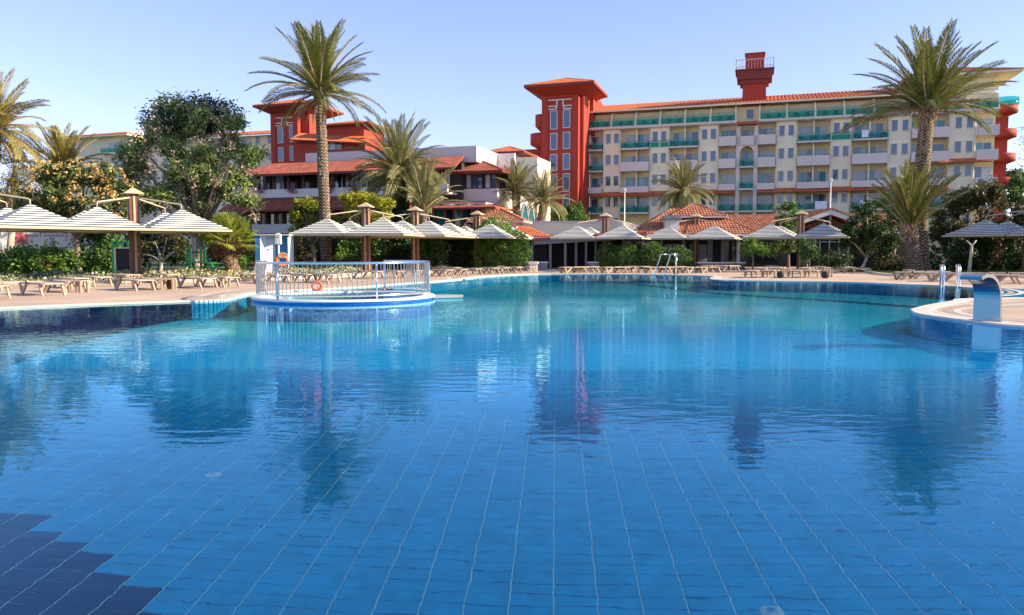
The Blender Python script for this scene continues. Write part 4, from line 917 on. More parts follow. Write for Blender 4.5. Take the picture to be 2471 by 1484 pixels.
def make_umbrella():
    u = thing('parasol', '', 'parasol')
    for s in (-1, 1):
        mb = MB(); mb.bbox(-.25, .25, s * .17 - .07, s * .17 + .07, .0, 4.62, .015); mb.build('mast_board', m_wood, u)
    for s in (-1, 1):
        mb = MB(); mb.bbox(s * .17 - .05, s * .17 + .05, -.098, .098, .0, 4.60, .01); mb.build('mast_core', m_tan, u)
    for s in (-1, 1):
        mb = MB(); mb.bbox(-.055, .055, s * .24 - .0 if s > 0 else s * .24 - .05, s * .24 + .05 if s > 0 else s * .24, .02, 4.5, .01); mb.build('mast_strip', m_tan, u)
    mb = MB(); mb.add([(-.48, -.48, 4.62), (.48, -.48, 4.62), (.48, .48, 4.62), (-.48, .48, 4.62), (-.48, -.48, 4.66), (.48, -.48, 4.66), (.48, .48, 4.66), (-.48, .48, 4.66), (0, 0, 4.98)],
        [(3, 2, 1, 0)] + [(i, (i + 1) % 4, 4 + (i + 1) % 4, 4 + i) for i in range(4)] + [(4 + i, 4 + (i + 1) % 4, 8) for i in range(4)]); mb.build('mast_cap', m_cap, u)
    mb = MB(); mb.bbox(-.4, .4, -.4, .4, 0, .05, .02); mb.build('base_plate', m_metal, u)
    mb = MB(); mb.bbox(-.29, .29, -.27, .27, 2.55, 3.05, .02); mb.build('clamp_collar', m_wood, u)
    mb = MB(); mb.tube([(.1, -.27, 1.45), (.1, -.40, 1.45), (.1, -.40, 1.25)], .025, 6); mb.build('crank_handle', m_metal, u)
    cme = None
    for sx, sy in ((-1, -1), (1, -1), (1, 1), (-1, 1)):
        x, y = sx * CO, sy * CO
        mb = MB(); mb.tube([(sx * .12, sy * .12, 4.42), (sx * .4, sy * .4, 4.36), (x * .97, y * .97, CA + .22), (x, y, CA + .16), (x, y, CA - .12)], [.05, .048, .036, .036, .032], 8); mb.build('arm', m_arm, u)
        if cme is None:
            mb = MB(); nr = 7; prof = [(t, CE + (CA - CE) * ((1 - t) ** .96) - .05 * math.sin(math.pi * t)) for t in [k / nr for k in range(nr + 1)]]
            vs = []; fs = []
            for s in range(4):
                a = math.pi / 2 * s; c_, s_ = round(math.cos(a)), round(math.sin(a)); b0 = len(vs)
                for t, z in prof:
                    for q in range(7): f = -1 + q / 3; px, py = f * CH * t, -CH * t; sag = -.035 * (1 - f * f) * t; vs.append((px * c_ - py * s_, px * s_ + py * c_, z + sag))
                fs += [(b0 + i * 7 + q, b0 + i * 7 + q + 1, b0 + (i + 1) * 7 + q + 1, b0 + (i + 1) * 7 + q) for i in range(nr) for q in range(6)]
            mb.add(vs, fs, 0); vals = MB()
            cme = mb.mesh('canopy', m_canvas)
            v2 = MB(); h = CH + .02
            for s in range(4):
                a = math.pi / 2 * s; M = Matrix.Rotation(a, 4, 'Z'); v2.box(-h, h, -h - .025, -h + .015, CE - .12, CE - .01, 0, M)
            rme = v2.mesh('canopy_rim', m_arm)
            w2 = MB(); e = CH - .03
            for sx2, sy2 in ((-1, -1), (1, -1), (1, 1), (-1, 1)): w2.tube([(0, 0, CA - .06), (sx2 * e, sy2 * e, CE - .05)], .022, 6)
            wme = w2.mesh('rib', m_arm)
        c = link('canopy', cme, u, (x, y, 0)); link('canopy_rim', rme, c); stuff(link('ribs', wme, c))
    return u
um_spots = [   # mast position, turn, label
    (gnd(-64, 683), 47, 'striped parasol cut by the left picture edge, its mast out of view'),
    (gnd(328, 674), 36, 'large striped parasol nearest the pool, its tall brown mast left of the leaning fan palm'),
    (gnd(885, 659), -10, 'striped parasol behind the round pool railing, first to the right of the tall palm trunk'),
    (gnd(1003, 655), -17, 'striped parasol just left of the ivy covered palm, second mast behind the railing'),
    (gnd(1152, 650.5), -20, 'striped parasol in front of the big clipped hedge'),
    (gnd(1460, 648.5), -21, 'striped parasol with its mast before the round clipped bushes, left of the pool ladder'),
    (gnd(1678, 648), -26, 'striped parasol in front of the tiled bar pavilion and its chimney'),
    (gnd(1930, 651), -29, 'striped parasol in front of the glazed gable hall'),
    (Vector((36.6, 54.0, 0)), -52, 'striped parasol in the shade at the right picture edge'),
]
um0 = make_umbrella()
for k, (p, r, lab) in enumerate(um_spots):
    o = um0 if k == 0 else copy_tree(um0); o.location = (p.x, p.y, DZ); o.rotation_euler = (0, 0, R(r)); tag(o, lab, 'parasol', 'striped four canopy parasols round the pool')

# ------------------------------------------------------------------ sun loungers, side tables, pots
m_resin = mat('taupe_resin', (.40, .31, .23), .5, .06, 4)
m_mesh = mat('beige_mesh_fabric', (.47, .37, .28), .75, .06, 6, fine=.12, fsc=90)
LL, LWd, LH = 2.15, .74, .40
def make_lounger(back=0.0):
    o = thing('sun_lounger', '', 'sun lounger')
    for s in (-1, 1):
        y = s * (LWd / 2 - .03)
        mb = MB(); mb.tube([(-LL / 2, y, LH - .05), (-LL / 2 + .2, y, LH), (LL / 2 - .25, y, LH), (LL / 2 - .04, y, LH - .06), (LL / 2, y, LH - .12)], .035, 6); mb.build('side_rail', m_resin, o)
        mb = MB(); mb.slab([(-LL / 2 + .02, LH - .06), (-LL / 2 + .10, LH - .10), (-LL / 2 + .17, .10), (-LL / 2 + .22, .0), (-LL / 2 + .32, .0), (-LL / 2 + .40, .09), (-LL / 2 + .62, LH - .12), (-LL / 2 + .72, LH - .05), (-LL / 2 + .60, LH - .035), (-LL / 2 + .40, LH - .14), (-LL / 2 + .27, .08), (-LL / 2 + .19, LH - .08)], y - .03, y + .03); mb.build('curved_leg', m_resin, o)
        mb = MB(); mb.slab([(LL / 2 - .42, LH - .03), (LL / 2 - .32, LH - .03), (LL / 2 - .10, 0), (LL / 2 - .19, 0)], y - .03, y + .03); mb.build('straight_leg', m_resin, o)
    mb = MB(); mb.bbox(-.28, LL / 2 - .06, -LWd / 2 + .055, LWd / 2 - .055, LH - .02, LH + .02, .012); mb.build('seat', m_mesh, o)
    M = Matrix.Translation((-.31, 0, LH)) @ Matrix.Rotation(back, 4, 'Y')
    mb = MB(); mb.bbox(-.72, 0, -LWd / 2 + .055, LWd / 2 - .055, -.02, .02, .012, 0, M); mb.build('backrest', m_mesh, o)
    mb = MB(); mb.box(-.34, -.24, -LWd / 2, LWd / 2, LH - .045, LH - .022); mb.build('cross_bar', m_resin, o)
    for s in (-1, 1):
        mb = MB(); mb.tube([(-.3, s * (LWd / 2 + .01), LH + .03), (-.3, s * (LWd / 2 + .035), LH + .03)], .05, 8); mb.build('hinge_knob', m_black, o)
    return o
loungers = [  # centre on the frame, turn of the long axis (head to foot), label, raised
    (103, 711, -38, 'lounger nearest the pool at the lower left, its shadow toward the water'), (160, 704, -38, 'lounger side by side behind the front left one, right of the brown pair'),
    (172, 694, -38, 'lounger farther back left of the big mast, beside the low table'), (228, 690, -38, 'lounger just left of the big brown mast, half behind the front pair'),
    (325, 700, -38, 'lounger in front of the big brown mast'), (372, 697, -38, 'lounger right of the big mast with the round pot at its foot'),
    (477, 694, -38, 'lounger between the round pot and the leaning fan palm'), (530, 691.5, -38, 'lounger at the foot of the fan palm, beside the small table'),
    (-32, 718, -38, 'lounger cut by the left picture edge, nearest the water'), (-40, 700, -38, 'lounger cut by the left picture edge, behind the nearest one'),
    (395, 682, -38, 'lounger behind the big mast by the white flower bed'), (300, 683, -38, 'lounger in the back row left of the mast at the dark board'),
    (655, 684, -38, 'lounger behind the left end of the steel railing'), (618, 679, -100, 'lounger with its slatted back raised beside the blue shower wall'),
    (722, 681, -38, 'lounger seen through the left railing bars below the lifebuoy'), (778, 682, -38, 'lounger seen through the railing bars near the tall palm foot'), (806, 679, -38, 'lounger behind the railing with its feet on the deck right of the palm'),
    (888, 672, -38, 'lounger behind the railing at the first parasol mast'), (938, 671, -38, 'lounger seen through the dense railing bars, middle of the row'), (985, 669, -38, 'lounger seen through the right end of the railing'),
    (1058, 667, -38, 'first lounger right of the steel railing'), (1092, 665.5, -38, 'second lounger right of the steel railing'), (1128, 663.5, -38, 'lounger left of the mast at the clipped hedge, near row'), (1080, 659.5, -38, 'lounger in the back row right of the railing, under the bushes'),
    (1172, 661, -38, 'lounger just right of the mast at the clipped hedge'), (1196, 659.7, -38, 'second lounger right of the mast at the clipped hedge'), (1228, 658.3, -38, 'lounger before the clipped hedge, third from its mast'), (1258, 657.6, -38, 'last lounger of the row before the clipped hedge, by the stone block'),
    (1384, 658.6, 30, 'first lounger under the pergola side parasol, left of the round bushes'), (1414, 657.8, 30, 'second lounger left of the round bushes'), (1482, 658.6, 30, 'lounger in front of the leftmost round bush by the mast'), (1512, 657.8, 30, 'lounger before the second round bush'),
    (1540, 656.5, 30, 'lounger before the third round bush, at the back'), (1588, 658.6, 30, 'lounger left of the pool ladder at the water edge'), (1620, 657.8, 30, 'lounger right behind the pool ladder'),
    (1676, 658.8, 30, 'front lounger at the mast of the bar pavilion parasol'), (1708, 658.4, 30, 'front lounger right of the bar pavilion mast'), (1722, 653, 30, 'back lounger by the long bar counter'), (1756, 653.4, 30, 'back lounger at the right end of the bar counter'),
    (1820, 669.5, 62, 'front left lounger at the far cove, beside a dark pot'), (1860, 669, 62, 'front lounger at the far cove touching the dark pot'), (1840, 661.5, 62, 'second row lounger at the far cove, left one'), (1878, 661, 62, 'second row lounger at the far cove, right one'), (1862, 655, 62, 'rear lounger at the far cove left of the mast'),
    (1922, 669.5, 62, 'front lounger of the pair before the gable hall mast'), (1962, 669, 62, 'right front lounger beside the second dark pot'), (1946, 661, 62, 'second row lounger before the gable hall mast'), (1975, 656.5, 62, 'rear lounger right of the gable hall mast'),
    (2040, 659, 85, 'single lounger standing end on before the gable hall doors'),
    (2208, 675.5, -8, 'lounger on the right deck below the double palm trunk, nearest the water'), (2240, 672.5, -8, 'lounger on the right deck behind the one below the palm'),
    (2292, 680, -24, 'lounger half hidden behind the steel waterfall spout'), (2325, 678, -24, 'lounger behind the arch of the waterfall spout'), (2400, 685, -18, 'lounger right of the waterfall spout, nearest'), (2450, 683, -18, 'lounger at the right picture edge behind the spout'), (2440, 677.5, -18, 'lounger on the lawn edge at the right picture edge'),
]
l0 = make_lounger(); lb = make_lounger(R(62)); usedb = False
for k, (x, y, r, lab) in enumerate(loungers):
    p = gnd(x, y, DZ)
    if k == 13: o = lb
    else: o = l0 if k == 0 else copy_tree(l0)
    o.location = (p.x, p.y, DZ); o.rotation_euler = (0, 0, R(r + random.uniform(-2, 2))); tag(o, lab, 'sun lounger', 'sun loungers on the pool deck')
def make_table():
    o = thing('side_table', '', 'side table'); h = .44; a = .25
    mb = MB(); mb.bbox(-a, a, -a, a, h - .04, h, .012); mb.build('top', m_resin, o)
    for sx in (-1, 1):
        for sy in (-1, 1): mb = MB(); mb.bbox(sx * (a - .045) - .04, sx * (a - .045) + .04, sy * (a - .045) - .04, sy * (a - .045) + .04, 0, h - .042, .01); mb.build('leg', m_resin, o)
    return o
tables = [(278, 683, 'small table left of the big mast, before the dark board'), (190, 706, 'small table between the two front left loungers'), (407, 699, 'small table beside the round brown pot'), (537, 692, 'small table at the foot of the fan palm'),
    (694, 678, 'small table behind the railing below the lifebuoy'), (1208, 656, 'small table before the clipped hedge'), (1547, 657.5, 'small table between two round clipped bushes'), (1645, 657, 'small table right of the pool ladder'),
    (1896, 664, 'small table between the two lounger groups at the far cove'), (1995, 668.5, 'small table beside the right dark pot at the far cove'), (1992, 660, 'small table in the back row before the gable hall'), (2192, 668.5, 'small table below the double palm trunk'), (1765, 657.5, 'small table at the right end of the long bar counter'), (1437, 656.5, 'small table left of the mast at the round bushes')]
t0_ = make_table()
for k, (x, y, lab) in enumerate(tables):
    p = gnd(x, y, DZ); o = t0_ if k == 0 else copy_tree(t0_); o.location = (p.x, p.y, DZ); o.rotation_euler = (0, 0, R(random.uniform(-15, 15))); tag(o, lab, 'side table', 'small resin side tables')
m_pot = mat('brown_pot', (.13, .06, .04), .5, .1, 5)
for k, (x, y, lab, m) in enumerate(((414, 697, 'round brown pot between loungers and small table', m_pot), (1631, 661, 'dark pot right of the pool ladder', m_black), (1883, 671, 'left dark pot at the far cove lounger row', m_black), (1991, 671.5, 'right dark pot at the far cove lounger row', m_black))):
    p = gnd(x, y, DZ); o = thing('ash_pot', lab, 'pot', (p.x, p.y, DZ)); mb = MB(); mb.lathe([(0, 0), (.13, 0), (.19, .12), (.20, .26), (.16, .36), (.17, .38), (.14, .38), (.13, .3), (0, .3)], 16); mb.build('bowl', m, o)

# ------------------------------------------------------------------ round whirlpool with its steel railing
SPY, SPR = 24.4, 2.84; SPX = (832 - CX) / FD * SPY
spa = thing('whirlpool', 'round whirlpool with a white lip rising from the big pool, railed on the water side', 'whirlpool', (SPX, SPY, 0))
mb = MB(); mb.lathe([(SPR - .02, -DEPTH), (SPR - .02, -.02), (SPR, .01), (SPR, .05)], 96); mb.build('tiled_wall', mat('blue_mosaic', (.02, .14, .50), .25, .2, 12), spa)
mb = MB(); mb.lathe([(SPR, .052), (SPR + .04, .06), (SPR + .05, .10), (SPR + .02, .12), (SPR - .42, .12), (SPR - .46, .11), (SPR - .46, .05), (SPR - .5, -.6), (0, -.6)], 96); mb.build('lip', m_white, spa)
mb = MB(); mb.add([((SPR - .46) * math.cos(2 * math.pi * k / 64), (SPR - .46) * math.sin(2 * math.pi * k / 64), .085) for k in range(64)], [tuple(range(64))]); mb.build('spa_water', mw, spa)
rl = thing('railing', 'curved steel railing with upright bars round the whirlpool', 'railing', (SPX, SPY, .12)); rr = SPR - .14
a0, a1 = R(172), R(432)
def arc(z, r, n=90, s=a0, e=a1): return [(r * math.cos(s + (e - s) * k / n), r * math.sin(s + (e - s) * k / n), z) for k in range(n + 1)]
mb = MB(); mb.tube(arc(1.06, rr), .038, 8); mb.build('top_rail', m_steel, rl)
mb = MB(); mb.tube(arc(.12, rr), .03, 8); mb.build('bottom_rail', m_steel, rl)
mbb = MB(); mbb.tube([(0, 0, .13), (0, 0, 1.05)], .0115, 6, cap=False); bme = mbb.mesh('baluster', m_dull)
nb = 86
for k in range(1, nb): a = a0 + (a1 - a0) * k / nb; link('baluster', bme, rl, (rr * math.cos(a), rr * math.sin(a), 0))
mbp = MB(); mbp.tube([(0, 0, 0), (0, 0, 1.05)], .032, 8); pme = mbp.mesh('post', m_steel)
for a in (a0, a1, a0 + (a1 - a0) * .25, a0 + (a1 - a0) * .5, a0 + (a1 - a0) * .75): link('post', pme, rl, (rr * math.cos(a), rr * math.sin(a), 0))
mb = MB(); mb.prism([(0, -.25), (.9, .1), (.9, .35), (0, .5)], .02, .10); o = mb.build('step_slab', m_stone, None, loc=(SPX + SPR + .03, SPY + .2, 0)); tag(o, 'small dark stone slab at the right side of the whirlpool', 'slab')

# ladders, waterfall spout, lifebuoy post, shower wall
lad = thing('pool_ladder', 'tubular steel pool ladder with a slanted handrail at the far pool edge', 'ladder'); q = gnd(1605, 664.5); lad.location = (q.x, q.y, 0)
hz = 1.35
for dx in (-.62, 0.0):
    mb = MB(); mb.tube([(dx - .35, -.25, -.7), (dx + .35, .15, hz), (dx + .9, .3, hz)], .035, 8); mb.build('side_tube', m_steel, lad)
mb = MB(); mb.tube([(.75, .3, DZ), (.75, .3, hz + .12)], .06, 8); mb.build('post', m_steel, lad)
for z in (-.2, -.5): mb = MB(); x = (z + .7) / (hz + .7) * .7 - .35; mb.box(x - .62, x, -.3, -.15, z - .02, z + .02); mb.build('step', m_steel, lad)
lad2 = thing('pool_ladder', 'curved steel ladder rails at the right cove beside the waterfall spout', 'ladder')
q = gnd(2312, 693); lad2.location = (q.x, q.y, 0)
for dx, dyy in ((-.85, -.12), (-.1, -.02), (-.5, .3), (.25, .42)):
    mb = MB(); mb.tube([(dx + .3, dyy + .5, DZ), (dx + .28, dyy + .5, .8), (dx + .2, dyy + .4, .95), (dx + .08, dyy + .1, .95), (dx, dyy - .1, .8), (dx - .02, dyy - .15, 0), (dx - .02, dyy - .15, -.7)], .03, 8); mb.build('handrail', m_steel, lad2)
for z in (-.2, -.5): mb = MB(); mb.box(-.86, -.12, -.3, -.2, z - .02, z + .02); mb.build('step', m_steel, lad2)
# spout: wide bent sheet
q = gnd(2382, 779); Yw = q.y; w = 60 / FD * Yw
sp = thing('waterfall_spout', 'brushed steel waterfall spout arching over the pool at the right', 'spout', (q.x, q.y, DZ), R(-52)); hh = at(2382, 662, Yw + .3).z - DZ
R1 = .50 * hh; w = .52
cv = [(0, .02, .0)] ; prof = []
for t in [0, .25, .5, .75]: prof.append((.0 - .02 * t, t * (hh - R1)))
for k in range(0, 15): a = k / 14 * R(118); prof.append((-R1 * (1 - math.cos(a)) * 1.0 - .02, hh - R1 + R1 * math.sin(a)))
# the arch reaches back over the deck edge toward the left and away
n = len(prof); th = .035
def nrm(i):
    a = Vector(prof[max(i - 1, 0)]); b = Vector(prof[min(i + 1, n - 1)]); t = (b - a).normalized(); return Vector((t.y, -t.x))
front = [Vector(prof[i]) + nrm(i) * th for i in range(n)]; backp = [Vector(prof[i]) - nrm(i) * th for i in range(n)]
wid = [w * (1 - .22 * (i / n) ** 2) for i in range(n)]
vs = []
for i in range(n):
    for f, s in ((front, -1), (front, 1), (backp, 1), (backp, -1)): vs.append((s * wid[i] / 2, f[i].x * 1.25, f[i].y))
mb = MB(); mb.add(vs, [(i * 4 + k, i * 4 + (k + 1) % 4, (i + 1) * 4 + (k + 1) % 4, (i + 1) * 4 + k) for i in range(n - 1) for k in range(4)] + [(0, 3, 2, 1), tuple((n - 1) * 4 + k for k in range(4))], 0, False)
shell = mb.build('curved_sheet', m_dull, sp)
mb = MB(); mb.bbox(-w / 2 - .08, w / 2 + .08, -.16, .14, -.005, .02, .01); mb.build('base_plate', m_metal, sp)
m_sblue = mat('blue_shower_mosaic', (.05, .24, .50), .5, .12, 12)
m_ssun = mat('sun_toned_mosaic', (.60, .72, .78), .6, .1, 10)  # blue mosaic whitened to stand for sun on the lit faces
SY = 50; q = at(630, 655, SY); sh = thing('shower_wall', 'blue tiled shower wall in an open L, sunlit faces coloured pale, beside the fan palm', 'shower wall', (q.x, SY, .1), 0); k_ = SY / FD; h = (655 - 564) * k_
xs_ = lambda xd: (xd - 630) * k_
mb = MB(); mb.box(xs_(617.5), 0, -.05, .35, 0, h); mb.build('side_pier', m_sblue, sh)
mb = MB(); mb.add([(0, -.052, 0), (xs_(657), .75, 0), (xs_(657), 1.1, 0), (0, .36, 0), (0, -.052, h), (xs_(657), .75, h), (xs_(657), 1.1, h), (0, .36, h)], [(3, 2, 1, 0), (4, 5, 6, 7)] + [(i, (i + 1) % 4, 4 + (i + 1) % 4, 4 + i) for i in range(4)])
mb.build('sun_toned_panel', m_ssun, sh)
mb = MB(); mb.box(xs_(657) + .002, xs_(691), .75, 1.05, 0, h); mb.build('blue_panel', m_sblue, sh)
mb = MB(); mb.add([(xs_(691) + .002, .45, 0), (xs_(699), .65, 0), (xs_(699), 1.05, 0), (xs_(691) + .002, 1.05, 0), (xs_(691) + .002, .45, h), (xs_(699), .65, h), (xs_(699), 1.05, h), (xs_(691) + .002, 1.05, h)], [(3, 2, 1, 0), (4, 5, 6, 7)] + [(i, (i + 1) % 4, 4 + (i + 1) % 4, 4 + i) for i in range(4)]); mb.build('end_pier', m_ssun, sh)
mb = MB(); mb.box(xs_(617.5) - .05, xs_(699) + .05, -.1, 1.12, h + .002, h + .07); mb.build('coping', m_white, sh)
for z in (h - .32, h - 1.0): mb = MB(); mb.tube([(xs_(657) - .1, .70, z + .1), (xs_(657) - .25, .4, z + .16), (xs_(657) - .35, .3, z + .05)], [.02, .02, .06], 8); mb.build('shower_head', m_steel, sh)
q = at(674, 672, 44.5); lp = thing('lifebuoy_post', 'white post with a box head that carries the orange lifebuoy', 'post', (q.x, 44.5, DZ)); kk = 44.5 / FD
mb = MB(); mb.tube([(0, 0, 0), (0, 0, (672 - 590) * kk)], .05, 10); mb.build('pole', m_white, lp)
mb = MB(); mb.bbox(-.17, .17, -.1, .1, (672 - 593) * kk, (672 - 570) * kk, .03); mb.add([(-.19, -.12, (672 - 570) * kk), (.19, -.12, (672 - 570) * kk), (.19, .12, (672 - 570) * kk), (-.19, .12, (672 - 570) * kk), (0, 0, (672 - 566) * kk)], [(0, 1, 4), (1, 2, 4), (2, 3, 4), (3, 0, 4), (3, 2, 1, 0)]); mb.build('box_head', m_white, lp)
mb = MB(); mb.tube([(-.05, -.11, (672 - 576) * kk), (.05, -.11, (672 - 576) * kk)], .03, 6); mb.build('dial', m_black, lp)
m_orange2 = mat('orange_lifebuoy', (.72, .16, .06), .45, .06, 5)
def torus(R_, r_, n=28, m=10):
    mb = MB(); vs = [((R_ + r_ * math.cos(2 * math.pi * j / m)) * math.cos(2 * math.pi * i / n), r_ * math.sin(2 * math.pi * j / m), (R_ + r_ * math.cos(2 * math.pi * j / m)) * math.sin(2 * math.pi * i / n)) for i in range(n) for j in range(m)]
    mb.add(vs, [(i * m + j, ((i + 1) % n) * m + j, ((i + 1) % n) * m + (j + 1) % m, i * m + (j + 1) % m) for i in range(n) for j in range(m)], 0, True); return mb
lbz = (672 - 632) * kk; lbo = thing('lifebuoy', 'orange lifebuoy hanging on the white post by the shower wall', 'lifebuoy', (q.x + .2, 44.4, DZ + lbz), R(20))
torus(.30, .095).build('ring', m_orange2, lbo); mb = MB(); mb.tube([(.25 * math.cos(a) * 1.0 + .05, -.10, .3 + .13 * math.sin(a)) for a in [2 * math.pi * t / 12 for t in range(13)]], .035, 6); mb.build('rope_coil', m_tan, lbo)
q = gnd(765, 701, .03); o = torus(.16, .055).build('float_ring', m_orange2, None, loc=(q.x, q.y, .20), rot=(0, 0, R(10))); tag(o, 'small orange ring standing at the pool edge behind the whirlpool', 'float ring')
q = gnd(1287, 655, DZ); o = thing('stone_block', 'small stone pedestal at the end of the lounger row by the bar counter', 'pedestal', (q.x, q.y, DZ)); mb = MB(); mb.bbox(-.3, .3, -.25, .25, 0, .55, .04); mb.build('shaft', m_cop, o); mb = MB(); mb.bbox(-.38, .38, -.32, .32, .552, .75, .04); mb.build('top', m_cop, o)
# curved bands laid in the deck
def deck_arc(pts, wdt, m, name='deck_ring', z=DZ + .004):
    l = bez(pts, 8); n = len(l); mb = MB(); vs = []
    for i in range(n):
        t = (l[min(i + 1, n - 1)] - l[max(i - 1, 0)]).normalized(); nn = Vector((-t.y, t.x)); vs += [(*(l[i] - nn * wdt / 2), z), (*(l[i] + nn * wdt / 2), z)]
    mb.add(vs, [(2 * i, 2 * i + 1, 2 * i + 3, 2 * i + 2) for i in range(n - 1)]); return structure(mb.build(name, m, None))
m_band = mat('pale_deck_band', (.66, .58, .48), .6, .06, 1.5); m_bandg = mat('grey_deck_band', (.36, .31, .26), .7, .08, 1.5)
for k, (xs0, m) in enumerate(((2252, m_band), (2285, m_bandg), (2310, m_band), (2345, m_bandg))):
    y = 750 + k * 1.5
    deck_arc([g2(xs0 + 190, y - 22 + k * 2), g2(xs0 + 60, y - 12 + k), g2(xs0 + 8, y - 4), g2(xs0, y + 1), g2(xs0 + 12, y + 7), g2(xs0 + 70, y + 17), g2(xs0 + 200, y + 32 - k * 2)], .16, m)
for k, d in enumerate((0, 1, 2)):
    deck_arc([g2(2385 + d * 22, 701 - d), g2(2405 + d * 24, 703), g2(2415 + d * 26, 708), g2(2400 + d * 26, 713), g2(2370 + d * 24, 717)], .2, (m_band, m_bandg, m_band)[k])
for k, d in enumerate((0, 1, 2)):
    deck_arc([g2(620 - d * 30, 706 - d), g2(560 - d * 26, 711), g2(535 - d * 26, 716.5), g2(540 - d * 40, 721.5 - d)], .22, (m_band, m_bandg, m_band)[k])
    deck_arc([g2(900 - d * 20, 690 - d * 1.5), g2(955 - d * 6, 685 - d * 2), g2(1010, 680.5 - d * 2)], .22, (m_band, m_bandg, m_band)[k])
    deck_arc([g2(1125 - d * 18, 676 - d * .8), g2(1120 - d * 18, 671 - d * .5), g2(1150 - d * 14, 667.5 - d * .6)], .22, (m_band, m_bandg, m_band)[k])
    deck_arc([g2(1722 - d * 12, 670), g2(1720 - d * 14, 675), g2(1760, 678.6 - d)], .22, (m_band, m_bandg, m_band)[k]) if d == 0 else None
# banner, board, garden furniture at the left
BY = 57; q = at(8, 668, BY); kb = BY / FD
ban = thing('banner', 'big white banner seen from behind with a pink print and mirrored lettering', 'banner', (q.x, BY, 0), R(16)); bw = (195 - 8) * kb / math.cos(R(16)); bt = at(0, 552, BY).z + .5; b0z = at(0, 655, BY).z
mb = MB(); mb.box(0, bw, -.02, .02, b0z - .3, bt); mb.build('sheet', mat('banner_vinyl', (.78, .76, .76), .6, .04, 1), ban)
for x in (-.06, bw + .06): mb = MB(); mb.tube([(x, .03, 0), (x, .03, bt + .1)], .05, 8); mb.build('pole', m_metal, ban)
m_pink = mat('pink_print', (.62, .16, .22), .6, .35, 4); m_pinkp = mat('pale_pink_print', (.70, .40, .38), .6, .2, 5); m_ink = mat('black_print', (.05, .05, .06), .6, .1, 4)
mb = MB(); pk = [(.62, 584), (.75, 575), (.9, 572), (1.0, 560), (1.35, 560), (1.5, 565), (1.72, 562), (1.78, 578), (1.7, 587), (1.3, 590), (1.1, 586), (.9, 592)]
zb = lambda y: at(60, y, BY).z
mb.add([(x, -.024, zb(y)) for x, y in pk], [tuple(range(len(pk)))]); mb.build('print', m_pink, ban)
mb = MB(); mb.add([(x, -.024, z) for x, z in ((4.62, zb(586)), (4.9, zb(586)), (4.98, zb(566)), (4.52, zb(566)))], [(0, 1, 2, 3)]); mb.build('print', m_pinkp, ban)
for k in range(3): mb = MB(); mb.box(4.25, 4.42, -.026, -.021, zb(569 + k * 5) - .05, zb(569 + k * 5) + .05); mb.build('print', m_pinkp, ban)
tc = bpy.data.curves.new('lettering', 'FONT'); tc.body = 'Contours Tattoo'; tc.size = .42; tc.align_x = 'CENTER'; tc.extrude = .002
tmp = bpy.data.objects.new('lettering', tc); COL.objects.link(tmp); bpy.context.view_layer.update()
tme_ = bpy.data.meshes.new_from_object(tmp); bpy.data.objects.remove(tmp); tme_.materials.append(m_ink)
link('lettering', tme_, ban, (3.0, -.024, zb(571)), (math.pi / 2, 0, 0), (-1.0, 1, 1))
q = at(282, 666, 46); bd = thing('menu_board', 'large dark framed board leaning behind the big brown mast', 'board', (q.x, 46, .1), R(6)); kz = 46 / FD
wd, hb = 52 * kz, (666 - 602) * kz
mb = MB(); mb.box(0, wd, -.02, .02, .28, hb); mb.build('panel', mat('slate_board', (.015, .015, .03), .35, .1, 2), bd)
for x in (-.05, wd + .05): mb = MB(); mb.box(x - .045, x + .045, -.04, .04, 0, hb + .06); mb.build('frame_post', m_metal, bd)
mb = MB(); mb.box(-.005, wd + .005, -.035, .035, hb + .002, hb + .07); mb.build('frame_top', m_metal, bd)
def picnic(xd, yd, Y, r, lab):
    q = at(xd, yd, Y); o = thing('picnic_table', lab, 'picnic table', (q.x, Y, .05), R(r))
    for k in range(4): mb = MB(); mb.bbox(-.9, .9, -.36 + k * .18, -.36 + k * .18 + .16, .70, .74, .01); mb.build('plank', m_green_p, o)
    for s in (-1, 1):
        for k in range(2): mb = MB(); mb.bbox(-.9, .9, s * .72 - .15 + k * .15 , s * .72 - .01 + k * .15, .42, .46, .01); mb.build('plank', m_green_p, o)
        for e in (-1, 1): mb = MB(); mb.slab([(0, 0), (.09, 0), (.0, 0), (.0, 0)][:0] or [(-.05, 0), (.05, 0), (.05, .69), (-.05, .69)], -.04, .04); lg = mb.build('leg', m_green_p, o, loc=(e * .72, s * .55, 0), rot=(s * R(24), 0, 0))
    for e in (-1, 1): mb = MB(); mb.box(e * .72 - .05, e * .72 + .05, -.75, .75, .36, .418); mb.build('cross_beam', m_green_p, o)
picnic(522, 662, 50, 70, 'green picnic table left of the fan palm trunk'); picnic(490, 658, 54, 10, 'green picnic bench in the shade behind the thick grey trunk')
q = at(452, 660, 54); ph = thing('playhouse', 'dark green wooden playhouse frame behind the white stemmed tree', 'playhouse', (q.x, 54, 0)); kz = 54 / FD
for x0, x1, y0, y1 in ((448, 453, 600, 660), (458, 463, 600, 660), (483, 488, 598, 655), (492, 497, 598, 655)): mb = MB(); mb.box((x0 - 452) * kz, (x1 - 452) * kz, 0, .12, 0, (660 - y0) * kz); mb.build('post', m_green_p, ph)
for y in (612, 636): mb = MB(); mb.box((448 - 452) * kz, (497 - 452) * kz, .13, .2, (660 - y) * kz, (660 - y + 4) * kz); mb.build('beam', m_green_p, ph)
q = at(270, 640, 52); ph2 = thing('green_trellis', 'dark green slatted trellis behind the dark board', 'trellis', (q.x, 52, 0)); kz = 52 / FD
for x in (270, 282, 295, 307): mb = MB(); mb.box((x - 270) * kz, (x - 270) * kz + .14, 0, .1, 0, (655 - 575) * kz); mb.build('slat', m_green_p, ph2)
